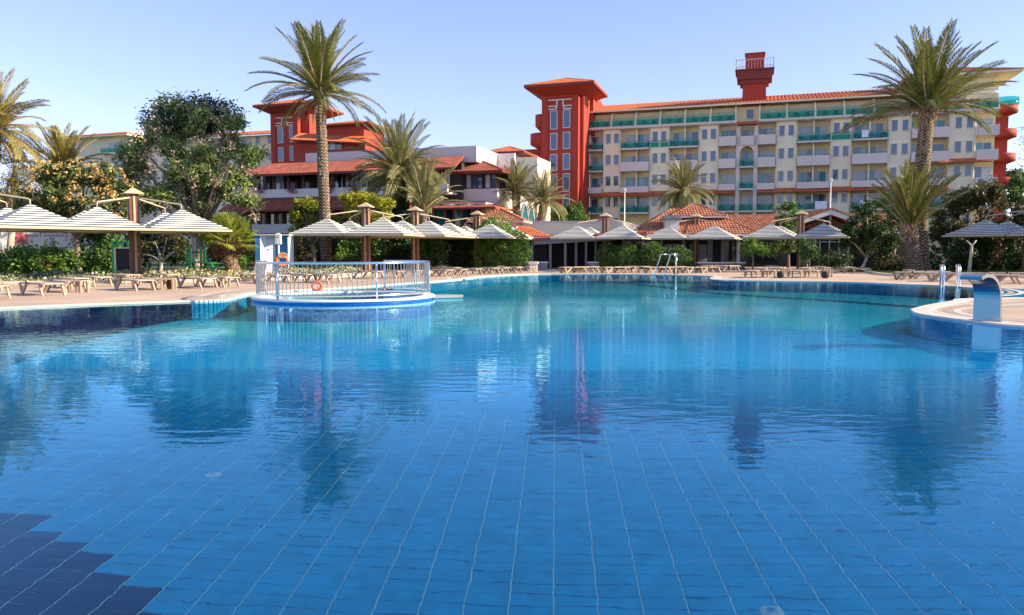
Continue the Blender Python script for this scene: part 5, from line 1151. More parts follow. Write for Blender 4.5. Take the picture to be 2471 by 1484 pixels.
for y in (578, 599, 622): mb = MB(); mb.box(0, 1.25, .101, .17, (655 - y) * kz - .12, (655 - y) * kz); mb.build('beam', m_green_p, ph2)

for (x, y, lab) in ((515, 1146, 'small round pale pool light on the floor at the left'), (1863, 1478, 'round white pool light on the floor at the bottom edge')):
    q = wet(x, y, DEPTH); o = thing('pool_light', lab, 'pool light', (q.x, q.y, -DEPTH + .001)); mb = MB(); mb.lathe([(.0, .016), (.03, .016), (.035, .011), (.062, .010), (.07, 0)], 24); mb.build('cover', m_grout, o)
    mb = MB(); mb.lathe([(0, .02), (.024, .02), (.027, .016)], 16); mb.build('lens', m_metal, o)
# ------------------------------------------------------------------ plants
def lobe_points(lobes, n, rng, cl=10, sig=.22, inner=.55):
    """leaf positions in clumps spread through the outer part of each lobe; patches are left open"""
    vol = np.array([(l[3] * l[4] * l[5]) ** (2 / 3) for l in lobes]); cnt = np.maximum(1, (vol / vol.sum() * n / cl).astype(int)); P = []
    for l, k in zip(lobes, cnt):
        d = rng.normal(size=(k, 3)); d /= np.linalg.norm(d, axis=1)[:, None]; r = inner + (1.06 - inner) * rng.random((k, 1)) ** .6
        r *= 1 + .13 * np.sin(d[:, :1] * 5 + l[0]) * np.cos(d[:, 2:] * 6 + l[1])
        c = np.array(l[:3]) + d * r * np.array(l[3:6]); m = min(l[3:6])
        P.append((c[:, None, :] + rng.normal(size=(k, cl, 3)) * sig * min(1.0, .45 + m * .3)).reshape(-1, 3))
    return np.concatenate(P)
def dl(Y, *ls):
    """lobes given as frame x, y, half width, half height, depth shift -> metres"""
    o = []
    for x, y, rx, ry, *dd in ls:
        off = dd[0] if dd else 0; c = at(x, y, Y + off); k = (Y + off) / FD; o.append((c.x, c.y, c.z, rx * k, (rx + ry) / 2 * k * .9, ry * k))
    return o
def sublobes(ls, rng, k=6):
    o = []
    for x, y, z, rx, ry, rz in ls:
        for i in range(k):
            d = rng.normal(size=3); d /= np.linalg.norm(d); f = rng.uniform(.45, .85); s = rng.uniform(.34, .58)
            o.append((x + d[0] * rx * f, y + d[1] * ry * f, z + d[2] * rz * f, rx * s, ry * s, rz * s * .8))
    return o
def limbs(mb, base, fork, lobes, r, rng, n=6, sub=True):
    base, fork = Vector(base), Vector(fork)
    mid = base.lerp(fork, .5) + Vector((rng.uniform(-.1, .1), rng.uniform(-.1, .1), 0)) * (fork - base).length * .4
    mb.tube([base - Vector((0, 0, .1)), base + Vector((0, 0, .12)), mid, fork], [r * 1.5, r * 1.1, r * .92, r * .8], 9)
    for l in lobes:
        c = Vector(l[:3]); 
        for q in range(2 if sub else 1):
            e = c + Vector((rng.uniform(-.6, .6) * l[3], rng.uniform(-.6, .6) * l[4], rng.uniform(-.3, .5) * l[5]))
            m1 = fork.lerp(e, .45) + Vector((rng.uniform(-.15, .15), rng.uniform(-.15, .15), rng.uniform(.0, .12))) * (e - fork).length
            mb.tube([fork - Vector((0, 0, r * .5)), m1, e], [r * .62, r * .38, r * .08], 6)
def tree(name, label, cat, Y, base, fork, lobes, n, size, m, bark, r, seed, group=None, extra=None, cl=10, sig=.22, aspect=.55, down=.0, inner=.55, sub=True):
    """thing with trunk and crown; base and fork are frame points at depth Y"""
    rng = np.random.default_rng(seed); b = at(*base, Y); o = thing(name, label, cat, (b.x, Y, 0), 0, group); off = np.array([b.x, Y, 0])
    lb = [tuple(np.array(l[:3]) - off) + tuple(l[3:]) for l in dl(Y, *lobes)]
    mb = MB(); f = at(*fork, Y); limbs(mb, (0, 0, 0), (f.x - b.x, 0, f.z), lb, r, rng, sub=sub); mb.build('trunk', bark, o)
    pts = lobe_points(sublobes(lb, rng) , n, rng, cl, sig * .8, .25); link('crown', leaf_quads('crown', pts, size, rng, m, aspect, down), o)
    for nm, n2, s2, m2, inn in (extra or []):
        p2 = lobe_points(lb, n2, rng, 12, sig * .6, inn); p2 = p2[(p2[:, 1] < rng.uniform(-.5, 1.2, len(p2))) | (p2[:, 2] > lb[0][2])]; stuff(link(nm, leaf_quads(nm, p2, s2, rng, m2, .9), o))
    return o
def bush(name, label, cat, Y, lobes, n, size, m, seed, group=None, extra=None, cl=8, sig=.16, inner=.6, aspect=.6, down=0):
    rng = np.random.default_rng(seed); L_ = dl(Y, *lobes); cx = L_[0][0]; o = thing(name, label, cat, (cx, Y, 0), 0, group); off = np.array([cx, Y, 0])
    lb = [tuple(np.array(l[:3]) - off) + tuple(l[3:]) for l in L_]
    pts = lobe_points(lb, n, rng, cl, sig, inner); pts[:, 2] = np.abs(pts[:, 2]); link('foliage', leaf_quads('foliage', pts, size, rng, m, aspect, down), o)
    mb = MB()
    for k in range(5):
        l = lb[k % len(lb)]; a = rng.uniform(-.5, .5, 2); mb.tube([(l[0] + a[0] * l[3] * .4, l[1] + a[1] * l[4] * .4, 0), (l[0] + a[0] * l[3], l[1] + a[1] * l[4], max(.3, l[2] + .2 * l[5]))], [.05, .02], 6)
    stuff(mb.build('stems', m_bark, o))
    for nm, n2, s2, m2 in (extra or []):
        p2 = lobe_points(lb, n2, rng, 3, sig * .4, .9); p2[:, 2] = np.abs(p2[:, 2]); stuff(link(nm, leaf_quads(nm, p2, s2, rng, m2, .95), o))
    return o
m_bark = mat('grey_brown_bark', (.22, .165, .12), .85, .3, 6, bump=.5, bsc=18)
m_barkp = mat('pale_bark', (.48, .40, .31), .8, .2, 5, bump=.4, bsc=16)
m_palmbark = mat('palm_bark', (.085, .062, .045), .85, .35, 7, bump=.6, bsc=25)
m_palmcut = mat('palm_leaf_base', (.33, .24, .15), .85, .35, 9)
L_dark = leafmat('dark_leaf', (0.029, 0.072, 0.022), (0.080, 0.136, 0.038), .25)
L_mid = leafmat('mid_green_leaf', (.06, .145, .03), (.15, .26, .06), .3)
L_bright = leafmat('bright_leaf', (.12, .23, .035), (.23, .36, .07), .35)
L_yel = leafmat('yellow_green_leaf', (.30, .33, .025), (.46, .44, .05), .4)
L_mim = leafmat('silk_tree_leaf', (.17, .26, .08), (.34, .43, .16), .42)
L_mimd = leafmat('silk_tree_top_leaf', (.035, .075, .045), (.085, .15, .075), .25)
L_loq = leafmat('loquat_leaf', (.045, .09, .03), (.18, .21, .06), .2)
L_dry = leafmat('dry_olive_leaf', (0.180, 0.216, 0.054), (0.468, 0.342, 0.108), .35)
L_bron = leafmat('bronze_leaf', (.04, .07, .025), (.16, .125, .05), .25)
L_frt = leafmat('orange_fruit', (.48, .30, .09), (.62, .44, .17), .1)
L_pink = leafmat('pink_blossom', (.46, .36, .25), (.62, .50, .36), .3)
L_red = leafmat('red_flower', (.50, .02, .02), (.62, .05, .06), .2)
L_wht = leafmat('white_flower', (.62, .60, .48), (.80, .78, .68), .2)
L_ivy = leafmat('ivy_leaf', (0.018, 0.068, 0.027), (0.045, 0.128, 0.045), .15)

# --- palms: fronds are parts of their palm, copied from a few frond shapes
def frond_mesh(L0, droop, nl, ll, vee, seed, m, w=.055, sweep=.75, hang=.25):
    rng = np.random.default_rng(seed); N_ = 14; pts = [Vector((0, 0, 0))]; tang = []
    for i in range(N_):
        t = (i + .5) / N_; a = -droop * t ** 1.6; d = Vector((math.cos(a), .04 * math.sin(seed + t * 3), math.sin(a))); tang.append(d); pts.append(pts[-1] + d * L0 / N_)
    mb = MB(); mb.tube(pts, [.035 * L0 / 3 * (1 - .9 * i / N_) + .004 for i in range(N_ + 1)], 4, 1, cap=False)
    for i in range(nl):
        t = .10 + .90 * (i + .5) / nl; f = t * N_; k = min(int(f), N_ - 1); p = pts[k].lerp(pts[k + 1], f - k); d = tang[k]; upv = Vector((-d.z, 0, d.x)) if abs(d.x) > 1e-3 else Vector((0, 0, 1)); upv.normalize(); sd = d.cross(upv).normalized()
        ln = ll * (math.sin(math.pi * min(1, .12 + t * .80)) ** .6) * (1 - .35 * t) * rng.uniform(.88, 1.1)
        for s in (-1, 1):
            dir_ = (sd * s + d * (sweep + .5 * t) * rng.uniform(.85, 1.15) + upv * vee * rng.uniform(.4, 1.4)).normalized(); wv = (d * .8 - dir_ * .2 * d.dot(dir_)).normalized() * w * .5
            mid = p + dir_ * ln * .55; tip = p + dir_ * ln + Vector((0, 0, -hang * ln)); mb.add([p, mid + wv, tip, mid - wv], [(0, 1, 2, 3)], 0)
    return mb.mesh('frond', [m, m_palmcut])
PALM = {}
def palm_trunk(path, r0, r1, rowh, seed, stubs=0.0, n=16):
    """ringed, scaly trunk along a path of points"""
    rng = np.random.default_rng(seed); path = [Vector(p) for p in path]; ln = [0]
    for a, b in zip(path[:-1], path[1:]): ln.append(ln[-1] + (b - a).length)
    H = ln[-1]; rows = int(H / rowh * 3); mb = MB(); vs = []
    for i in range(rows + 1):
        h = H * i / rows; k = max(j for j in range(len(ln)) if ln[j] <= h + 1e-6); k = min(k, len(path) - 2); p = path[k].lerp(path[k + 1], (h - ln[k]) / (ln[k + 1] - ln[k]))
        R_ = r0 + (r1 - r0) * (h / H) + r0 * .35 * math.exp(-h / .5); ph = h / rowh
        for q in range(n):
            a = 2 * math.pi * q / n; s = (ph + (q % 2) * .5) % 1.0; b = R_ * (1 + .30 * s * (1 if s < .8 else .2) + rng.uniform(-.03, .03)); vs.append((p.x + b * math.cos(a), p.y + b * math.sin(a), p.z))
    mb.add(vs, [(i * n + q, i * n + (q + 1) % n, (i + 1) * n + (q + 1) % n, (i + 1) * n + q) for i in range(rows) for q in range(n)], 0)
    for f in range(rows * n):
        i, q = divmod(f, n)
        if ((H * i / rows / rowh + (q % 2) * .5) % 1.0) > .55: mb.m[f] = 1
    if stubs:
        for i in range(int(stubs * H / rowh)):
            h = rng.uniform(.25, H); k = max(j for j in range(len(ln)) if ln[j] <= h); k = min(k, len(path) - 2); p = path[k].lerp(path[k + 1], (h - ln[k]) / (ln[k + 1] - ln[k])); a = rng.uniform(0, 6.28); R_ = r0 + (r1 - r0) * h / H
            d = Vector((math.cos(a), math.sin(a), 0)); t = Vector((-d.y, d.x, 0)); b = p + d * R_ * .9; e = b + d * .13 + Vector((0, 0, rng.uniform(.18, .38))); w = .07
            mb.add([b - t * w, b + t * w, e + t * w * .5, e - t * w * .5, b - t * w + d * .06 + Vector((0, 0, -.05)), b + t * w + d * .06 + Vector((0, 0, -.05))], [(0, 1, 2, 3), (4, 3, 2, 5), (4, 0, 3), (1, 5, 2)], 1)
    return mb.mesh('trunk', [m_palmbark, m_palmcut])
def palm(label, base, Y, crown, tr, L0, nf, kind, seed, bz=0.0, dead=0, elev=(-35, 80), stubs=0.0, bend=0.0, group='palm trees of the garden', mats=None, leaves=None, name='palm_tree', rowh=.24, crown_up=0.0):
    rng = np.random.default_rng(seed); b = at(*base, Y); c = at(*crown, Y); o = thing(name, label, 'palm tree', (b.x, Y, bz), 0, group)
    top = Vector((c.x - b.x, 0, c.z - bz)); m1 = top * .33 + Vector((bend, 0, 0)); m2 = top * .67 + Vector((bend * .8, 0, 0))
    link('trunk', palm_trunk([Vector((0, 0, -.1)), m1, m2, top + Vector((0, 0, -.1))], tr[0], tr[1], rowh, seed, stubs), o)
    mb = MB()                                                                # swollen crown base of cut leaf stalks
    for k in range(46):
        a = rng.uniform(0, 6.28); h = rng.uniform(-1.0, .35) * tr[1] * 2.4; d = Vector((math.cos(a), math.sin(a), 0)); p = top + d * tr[1] * .9 + Vector((0, 0, h)); e = p + d * rng.uniform(.15, .45) * tr[1] * 1.6 + Vector((0, 0, rng.uniform(.3, .8) * tr[1] * 1.6)); mb.tube([p, e], [tr[1] * .22, tr[1] * .12], 5)
    stuff(mb.build('leaf_stubs', m_palmcut, o))
    for k in range(nf):
        q = (k + .5) / nf; el = elev[0] + (elev[1] - elev[0]) * (q ** .8) + rng.uniform(-7, 7); az = k * 137.5 + rng.uniform(-12, 12); v = kind[0] if el > 55 else (kind[1] if el > 18 else kind[2])
        s = L0 * rng.uniform(.88, 1.06) * (1.0 if el > -10 else .9); f = link('frond', FR[v], o, top + Vector((0, 0, crown_up * q + .1)), None, (s, s, s)); f.rotation_euler = (rng.uniform(-.5, .5), -R(el), R(az)); f.rotation_mode = 'XYZ'
    for k in range(dead):
        az = rng.uniform(0, 360); s = L0 * rng.uniform(.36, .52); f = link('dead_frond', FR['dead'], o, top + Vector((0, 0, -.25)), (0, R(rng.uniform(12, 42)), R(az)), (s, s, s)); f['label'] = 'dry brown hanging frond'
    return o
F_olive = leafmat('olive_frond', (0.111, 0.145, 0.031), (0.238, 0.246, 0.048), .3, .38)
F_grey = leafmat('grey_green_frond', (0.170, 0.204, 0.076), (0.340, 0.323, 0.128), .3, .4)
F_gold = leafmat('golden_frond', (0.240, 0.224, 0.040), (0.432, 0.352, 0.080), .35, .45)
F_dead = leafmat('dead_frond', (.32, .18, .08), (.45, .28, .14), .3, .7)
FR = {}
for nm, m in (('olive', F_olive), ('grey', F_grey), ('gold', F_gold)):
    FR[nm + '_up'] = frond_mesh(1, .45, 64, .20, .30, 3, m, .0155, .75, .10); FR[nm + '_mid'] = frond_mesh(1, .95, 64, .20, .25, 5, m, .0155, .7, .22); FR[nm + '_low'] = frond_mesh(1, 1.25, 64, .20, .15, 8, m, .0155, .65, .35)
FR['olive_arc'] = frond_mesh(1, .72, 64, .20, .25, 12, F_olive, .0155, .72, .2)
FR['dead'] = frond_mesh(1, .9, 26, .13, .0, 9, F_dead, .03, 1.3, .5)
K = lambda n: (n + '_up', n + '_mid', n + '_low')
palm('tall date palm with a straight scaly trunk behind the railing, left of the middle', (789, 655), 57.5, (772, 228), (.37, .33), 5.3, 52, ('olive_up', 'olive_arc', 'olive_mid'), 21, dead=14, elev=(-8, 86), stubs=1.2)
palm('big date palm with a thick stubbed trunk before the right half of the hotel', (2222, 652), 56, (2238, 272), (.52, .43), 6.0, 48, ('olive_up', 'olive_arc', 'olive_mid'), 22, bz=.15, elev=(0, 87), stubs=5.5, bend=-.25)
palm('young palm with upright fronds leaning from the same spot as the big right palm', (2208, 652), 54.5, (2196, 560), (.50, .38), 4.7, 34, ('olive_up',) * 3, 23, bz=.15, elev=(44, 89), stubs=4.5, rowh=.2)
palm('date palm with an ivy covered trunk in front of the restaurant', (972, 640), 66, (962, 420), (.42, .40), 5.2, 66, K('grey'), 24, elev=(-42, 82), dead=4)
palm('small young palm with upright fronds right of the ivy covered palm', (1026, 560), 64, (1022, 512), (.30, .26), 4.4, 24, K('grey'), 25, elev=(18, 86), crown_up=.2)
palm('left palm of the pair before the white wall with blue windows', (1252, 600), 80, (1245, 470), (.42, .36), 3.7, 42, K('grey'), 26, elev=(-14, 82), stubs=1.5)
palm('right palm of the pair before the red tower', (1289, 600), 78, (1311, 490), (.42, .34), 3.4, 42, K('grey'), 27, elev=(-22, 82), stubs=1.5)
palm('palm with drooping dry lower fronds before the cream hotel, left of its stair bay', (1652, 600), 88, (1648, 462), (.50, .42), 3.9, 54, K('grey'), 28, elev=(-50, 82), dead=16)
palm('golden palm cut by the left picture edge, its fronds high over the left parasol', (-28, 640), 55, (-14, 318), (.38, .34), 4.6, 44, K('gold'), 29, elev=(-25, 84), dead=5)
palm('golden green palm rising behind the orange fruited tree at the left', (150, 620), 60, (150, 428), (.40, .34), 4.3, 40, K('gold'), 30, elev=(-8, 86))
# fan palm
def fan_mesh(m, n=26, seed=1):
    rng = np.random.default_rng(seed); mb = MB(); mb.tube([(0, 0, 0), (.30, 0, .04), (.55, 0, .02)], [.016, .011, .008], 4, 1, cap=False); c = Vector((.55, 0, .02))
    for k in range(n):
        a = R(-118 + 236 * k / (n - 1)); d = Vector((math.cos(a), math.sin(a), .12 * math.cos(a * 2))); ln = .50 * rng.uniform(.9, 1.05) * (1 - .18 * abs(a) / 2); t = Vector((-math.sin(a), math.cos(a), 0)) * .026
        e = c + d * ln * .62; tip = c + d * ln + Vector((0, 0, -.10)); mb.add([c, e + t + Vector((0, 0, .012)), tip, e - t], [(0, 1, 2, 3)], 0)
    return mb.mesh('fan_leaf', [m, F_gold])
F_fan = leafmat('fan_palm_leaf', (0.208, 0.260, 0.033), (0.364, 0.390, 0.065), .4, .4)
fm = [fan_mesh(F_fan, 26, s) for s in (1, 2)]
q = gnd(557, 668); b = at(551, 592, q.y); fp = thing('fan_palm', 'leaning fan palm with a furry brown trunk left of the shower wall', 'fan palm', (q.x, q.y, .1), 0)
top = Vector((b.x - q.x, 0, b.z - .1)); link('trunk', palm_trunk([(.25, 0, -.1), (0, 0, .7), top * .7, top], .34, .30, .13, 5, 4.0), fp)
rng = np.random.default_rng(77)
hp = rng.normal(size=(1500, 3)) * np.array([.42, .4, .32]) + np.array([top.x - .1, 0, top.z - .25]); stuff(link('fibre_skirt', leaf_quads('fibre_skirt', hp, .3, rng, leafmat('brown_fibre', (.09, .035, .025), (.2, .09, .05), .1, .8), .12, .8), fp))
for k in range(26):
    el = -8 + 92 * (k / 25) ** .9 + rng.uniform(-6, 6); f = link('fan_leaf', fm[k % 2], fp, top + Vector((0, 0, .15)), (rng.uniform(-.4, .4), -R(el), R(k * 137.5)), (1.95,) * 3)
# ivy on the trunk of the middle palm
rng = np.random.default_rng(5); zz = rng.uniform(1.2, 8.5, 5200); an = rng.uniform(0, 6.28, 5200); rr_ = .62 + rng.uniform(-.1, .22, 5200) * 1.1
c0 = at(972, 640, 66); c1 = at(962, 420, 66); xx = c0.x + (c1.x - c0.x) * zz / c1.z
iv = link('ivy', leaf_quads('ivy', np.stack([xx + rr_ * np.cos(an), 66 + rr_ * np.sin(an), zz], -1), .26, rng, L_ivy, .8, .4)); tag(iv, 'dark ivy wrapped round the trunk of the middle palm', 'ivy')

# --- broadleaf trees, left to right
tree('silk_tree', 'large silk tree with pale pink blossom, its dark crown highest on the left', 'tree', 58, (478, 660), (480, 560),
     [(440, 292, 82, 50, 1), (515, 300, 62, 44), (385, 330, 50, 40), (330, 385, 46, 50), (420, 390, 70, 50, -1), (500, 390, 70, 56, -1.5), (580, 370, 52, 48), (300, 450, 40, 46), (375, 465, 62, 46, -1), (460, 480, 55, 40), (560, 450, 54, 38), (600, 495, 36, 30, -1)],
     23000, .38, L_mim, m_bark, .30, 31, extra=[('blossom', 5200, .17, L_pink, .92)], sig=.30, aspect=.34, down=.2)
b_ = dl(59.2, (445, 275, 88, 40), (520, 285, 62, 40), (400, 305, 50, 34)); 
rng = np.random.default_rng(3); st_ = [o for o in bpy.data.objects if o.name == 'silk_tree'][0]; of = np.array(st_.location); tp = lobe_points([tuple(np.array(l[:3]) - of) + tuple(l[3:]) for l in b_], 4200, rng, 10, .32, .5); link('crown_top', leaf_quads('crown_top', tp, .38, rng, L_mimd, .34, .4), st_)['label'] = 'dark top of the crown without blossom'
tree('loquat_tree', 'broad dark loquat tree full of orange yellow fruit behind the left parasols', 'tree', 53, (189, 664), (189, 572),
     [(120, 430, 52, 42), (185, 420, 50, 34, -.5), (250, 440, 52, 44), (90, 490, 40, 40), (160, 490, 62, 46, -1), (235, 500, 60, 44, -1), (300, 470, 32, 40), (200, 540, 70, 22), (290, 530, 30, 26)], 9000, .34, L_loq, m_bark, .26, 32, extra=[('fruit', 3400, .15, L_frt, .9)], sig=.22, aspect=.42)
tree('wispy_tree', 'wispy dry golden tree with drooping twigs at the left picture edge', 'tree', 56, (20, 660), (30, 540), [(20, 360, 48, 60), (60, 400, 40, 60), (95, 430, 28, 50), (10, 450, 50, 50), (60, 480, 44, 44), (115, 395, 16, 30)], 4600, .42, L_dry, m_barkp, .26, 33, cl=7, sig=.36, aspect=.12, down=.5, inner=.1)
tree('garden_tree', 'bright green small tree between the left edge and the fruit tree', 'tree', 62, (50, 650), (50, 560), [(45, 505, 40, 30), (70, 535, 30, 24), (15, 520, 30, 26)], 2400, .24, L_bright, m_bark, .14, 34)
tree('white_stem_tree', 'small tree with forked pale stems behind the big brown mast', 'tree', 50, (388, 664), (390, 630), [(365, 585, 26, 22), (400, 575, 34, 24), (430, 588, 24, 24), (345, 610, 18, 16)], 2200, .20, L_bron, m_barkp, .12, 35)
tree('thick_trunk_tree', 'thick pale grey trunk with a shady crown behind the leaning fan palm', 'tree', 58, (480, 655), (474, 575), [(440, 552, 40, 22), (500, 548, 44, 24), (540, 560, 36, 24)], 2600, .28, L_dark, m_barkp, .36, 36)
tree('yellow_tree', 'yellow green leafy tree left of the tall palm trunk', 'tree', 60.5, (760, 640), (755, 590), [(740, 490, 38, 20), (725, 525, 34, 32), (775, 510, 32, 28), (745, 555, 44, 22), (800, 540, 26, 34)], 5600, .25, leafmat('olive_yellow_leaf', (.17, .23, .025), (.34, .33, .045), .35), m_bark, .2, 37, group='yellow leafed trees', sig=.2)
tree('yellow_tree', 'brightest yellow green tree right of the tall palm trunk', 'tree', 60, (880, 640), (875, 560), [(850, 478, 34, 22), (895, 484, 38, 24), (920, 505, 30, 26), (860, 512, 38, 20), (905, 530, 30, 18)], 5600, .25, L_yel, m_bark, .2, 38, group='yellow leafed trees', sig=.2)
tree('green_tree', 'round green tree standing over the pergola roof below the red tower', 'tree', 84, (1362, 640), (1362, 560), [(1350, 535, 36, 24), (1385, 530, 30, 28), (1362, 512, 26, 16), (1395, 505, 12, 18)], 4200, .28, L_mid, m_bark, .2, 39)
tree('slim_tree', 'tall slim pale leafed tree left of the glazed gable', 'tree', 70, (1902, 650), (1902, 600), [(1898, 497, 28, 16), (1920, 515, 24, 18), (1890, 545, 30, 30), (1910, 575, 32, 30), (1880, 600, 28, 24)], 3800, .26, L_mid, m_bark, .14, 40, sig=.26)
tree('lollipop_tree', 'small round tree with a bare stem at the end of the bar counter', 'tree', 61, (1816, 652), (1817, 622), [(1805, 598, 24, 18), (1835, 600, 22, 18), (1818, 588, 22, 14)], 2200, .19, L_bright, m_bark, .08, 41)
tree('small_tree', 'small shrubby tree right of the gable hall mast', 'tree', 59, (1946, 655), (1948, 632), [(1950, 600, 18, 22), (1968, 612, 16, 16), (1940, 620, 14, 14)], 1400, .22, L_mid, m_barkp, .06, 42)
tree('dark_tree', 'dark bushy tree with a slanted pale trunk right of the glazed gable', 'tree', 60, (2078, 655), (2092, 620), [(2060, 545, 36, 34), (2110, 535, 40, 40), (2150, 560, 34, 40), (2085, 590, 46, 30), (2040, 575, 24, 24), (2095, 505, 30, 24), (2128, 600, 36, 20)], 7000, .26, L_dark, m_barkp, .14, 43)
tree('loose_tree', 'loose leafed green tree behind the big right palm', 'tree', 66, (2150, 655), (2160, 600), [(2140, 490, 26, 30), (2165, 520, 26, 30), (2185, 470, 14, 20)], 2000, .26, L_mid, m_bark, .12, 44)
tree('big_dark_tree', 'largest dark bronze leafed tree filling the right side below the hotel end', 'tree', 62, (2340, 660), (2340, 590), [(2290, 505, 42, 40), (2345, 470, 50, 40), (2400, 490, 46, 44), (2440, 520, 40, 44), (2310, 560, 52, 34), (2380, 555, 56, 36), (2270, 560, 34, 40), (2450, 570, 40, 30)], 11000, .34, L_bron, m_bark, .26, 45, aspect=.36)
tree('edge_tree', 'bright leafed tree at the right picture edge behind the dark one', 'tree', 74, (2462, 650), (2460, 560), [(2455, 450, 26, 30), (2475, 490, 26, 34), (2435, 480, 16, 18)], 2600, .28, L_mid, m_bark, .16, 46)
mb = MB(); rng = np.random.default_rng(9); o = thing('bare_tree', 'bare twiggy tree at the right picture edge beside the red round balconies', 'tree', tuple(at(2480, 608, 70))[:2] + (0,)); zt9 = at(2480, 290, 70).z
mb.tube([(0, 0, 0), (.2, 0, zt9 * .6), (0, 0, zt9)], [.2, .12, .03], 7)
for k in range(46):
    z = rng.uniform(.55, 1) * zt9; a = rng.uniform(0, 6.28); l = rng.uniform(.8, 2.1); p = Vector((.1, 0, z)); d = Vector((math.cos(a), math.sin(a) * .6, rng.uniform(-.1, .6))); m_ = p + d * l * .55 + Vector((0, 0, .15)); e = p + d * l; mb.tube([p, m_, e], [.035, .022, .008], 4, cap=False)
    for j in range(3): f = m_.lerp(e, j / 3); mb.tube([f, f + Vector((rng.uniform(-.5, .5), rng.uniform(-.3, .3), rng.uniform(-.1, .5)))], [.013, .005], 3, cap=False)
mb.build('trunk', m_barkp, o); tp = rng.uniform(-1, 1, (420, 3)) * np.array([1.7, 1.2, 2.2]) + np.array([0, 0, zt9 * .8]); link('leaves', leaf_quads('leaves', tp, .16, rng, L_dry), o)
tree('far_dark_tree', 'dark blue green tree crown behind the right end of the hotel', 'tree', 120, (2460, 600), (2460, 500), [(2455, 432, 24, 34), (2480, 445, 24, 40)], 1600, .6, L_dark, m_bark, .3, 47)
tree('background_tree', 'dark background tree at the left edge seen between wispy twigs', 'tree', 80, (0, 640), (0, 560), [(-10, 500, 50, 60), (40, 540, 40, 50), (-40, 470, 30, 40)], 3000, .42, L_dark, m_bark, .3, 48)
tree('background_tree', 'green background tree low behind the orange fruited tree', 'tree', 84, (120, 640), (120, 560), [(80, 520, 40, 50), (140, 540, 44, 44), (220, 560, 60, 40)], 3000, .42, L_mid, m_bark, .3, 49)
tree('background_tree', 'dark background tree between hotel end and right picture edge', 'tree', 100, (2440, 630), (2440, 560), [(2430, 560, 40, 50), (2480, 540, 50, 70), (2400, 590, 40, 34)], 3600, .5, L_dark, m_bark, .3, 50)
# trees beyond the frame on the sunny side: they shade the right bank as in the photograph
for k, (x, y, h, r) in enumerate(((46, 52, 11, 5.0), (52, 44, 12, 5.5), (40, 33, 7.0, 3.2), (52, 29, 10, 4.6), (64, 60, 13, 6))):
    rng = np.random.default_rng(60 + k); o = thing('shade_tree', 'leafy tree beyond the right bank', 'tree', (x, y, 0), 0, 'trees outside the frame on the right'); mb = MB(); lb = [(0, 0, h * .66, r, r, h * .34), (r * .4, .5, h * .5, r * .7, r * .7, h * .2), (-r * .4, -.5, h * .55, r * .7, r * .7, h * .22)]
    limbs(mb, (0, 0, 0), (0, 0, h * .35), lb, .3, rng); mb.build('trunk', m_bark, o); link('crown', leaf_quads('crown', lobe_points(lb, 5200, rng, 10, .4, .3), .48, rng, L_dark), o)

# --- hedges and shrubs
bush('clipped_hedge', 'big clipped hedge block lit by the sun beside the pergola', 'hedge', 63.5, [(1180, 570, 28, 40), (1215, 600, 42, 50, -.4), (1250, 605, 28, 46, -.6), (1200, 545, 34, 22), (1225, 640, 46, 24), (1165, 610, 20, 40)], 8500, .20, L_bright, 51, inner=.82, sig=.1)
for k, (x, y, rx, ry, lab) in enumerate(((1464, 615, 22, 28, 'round clipped bush half hidden by a parasol mast, leftmost of four'), (1510, 619, 33, 29, 'wide round clipped bush, second of four'), (1573, 612, 29, 26, 'round clipped bush on a short stem, third of four'), (1637, 624, 32, 27, 'round clipped bush right of the pool ladder, last of four'))):
    bush('clipped_bush', lab, 'bush', 65 - k * .3, [(x, y, rx, ry), (x + 3, y + 8, rx * .9, ry * .8)], 4200, .15, L_mid, 52 + k, 'round clipped bushes before the pavilion', inner=.93, sig=.06)
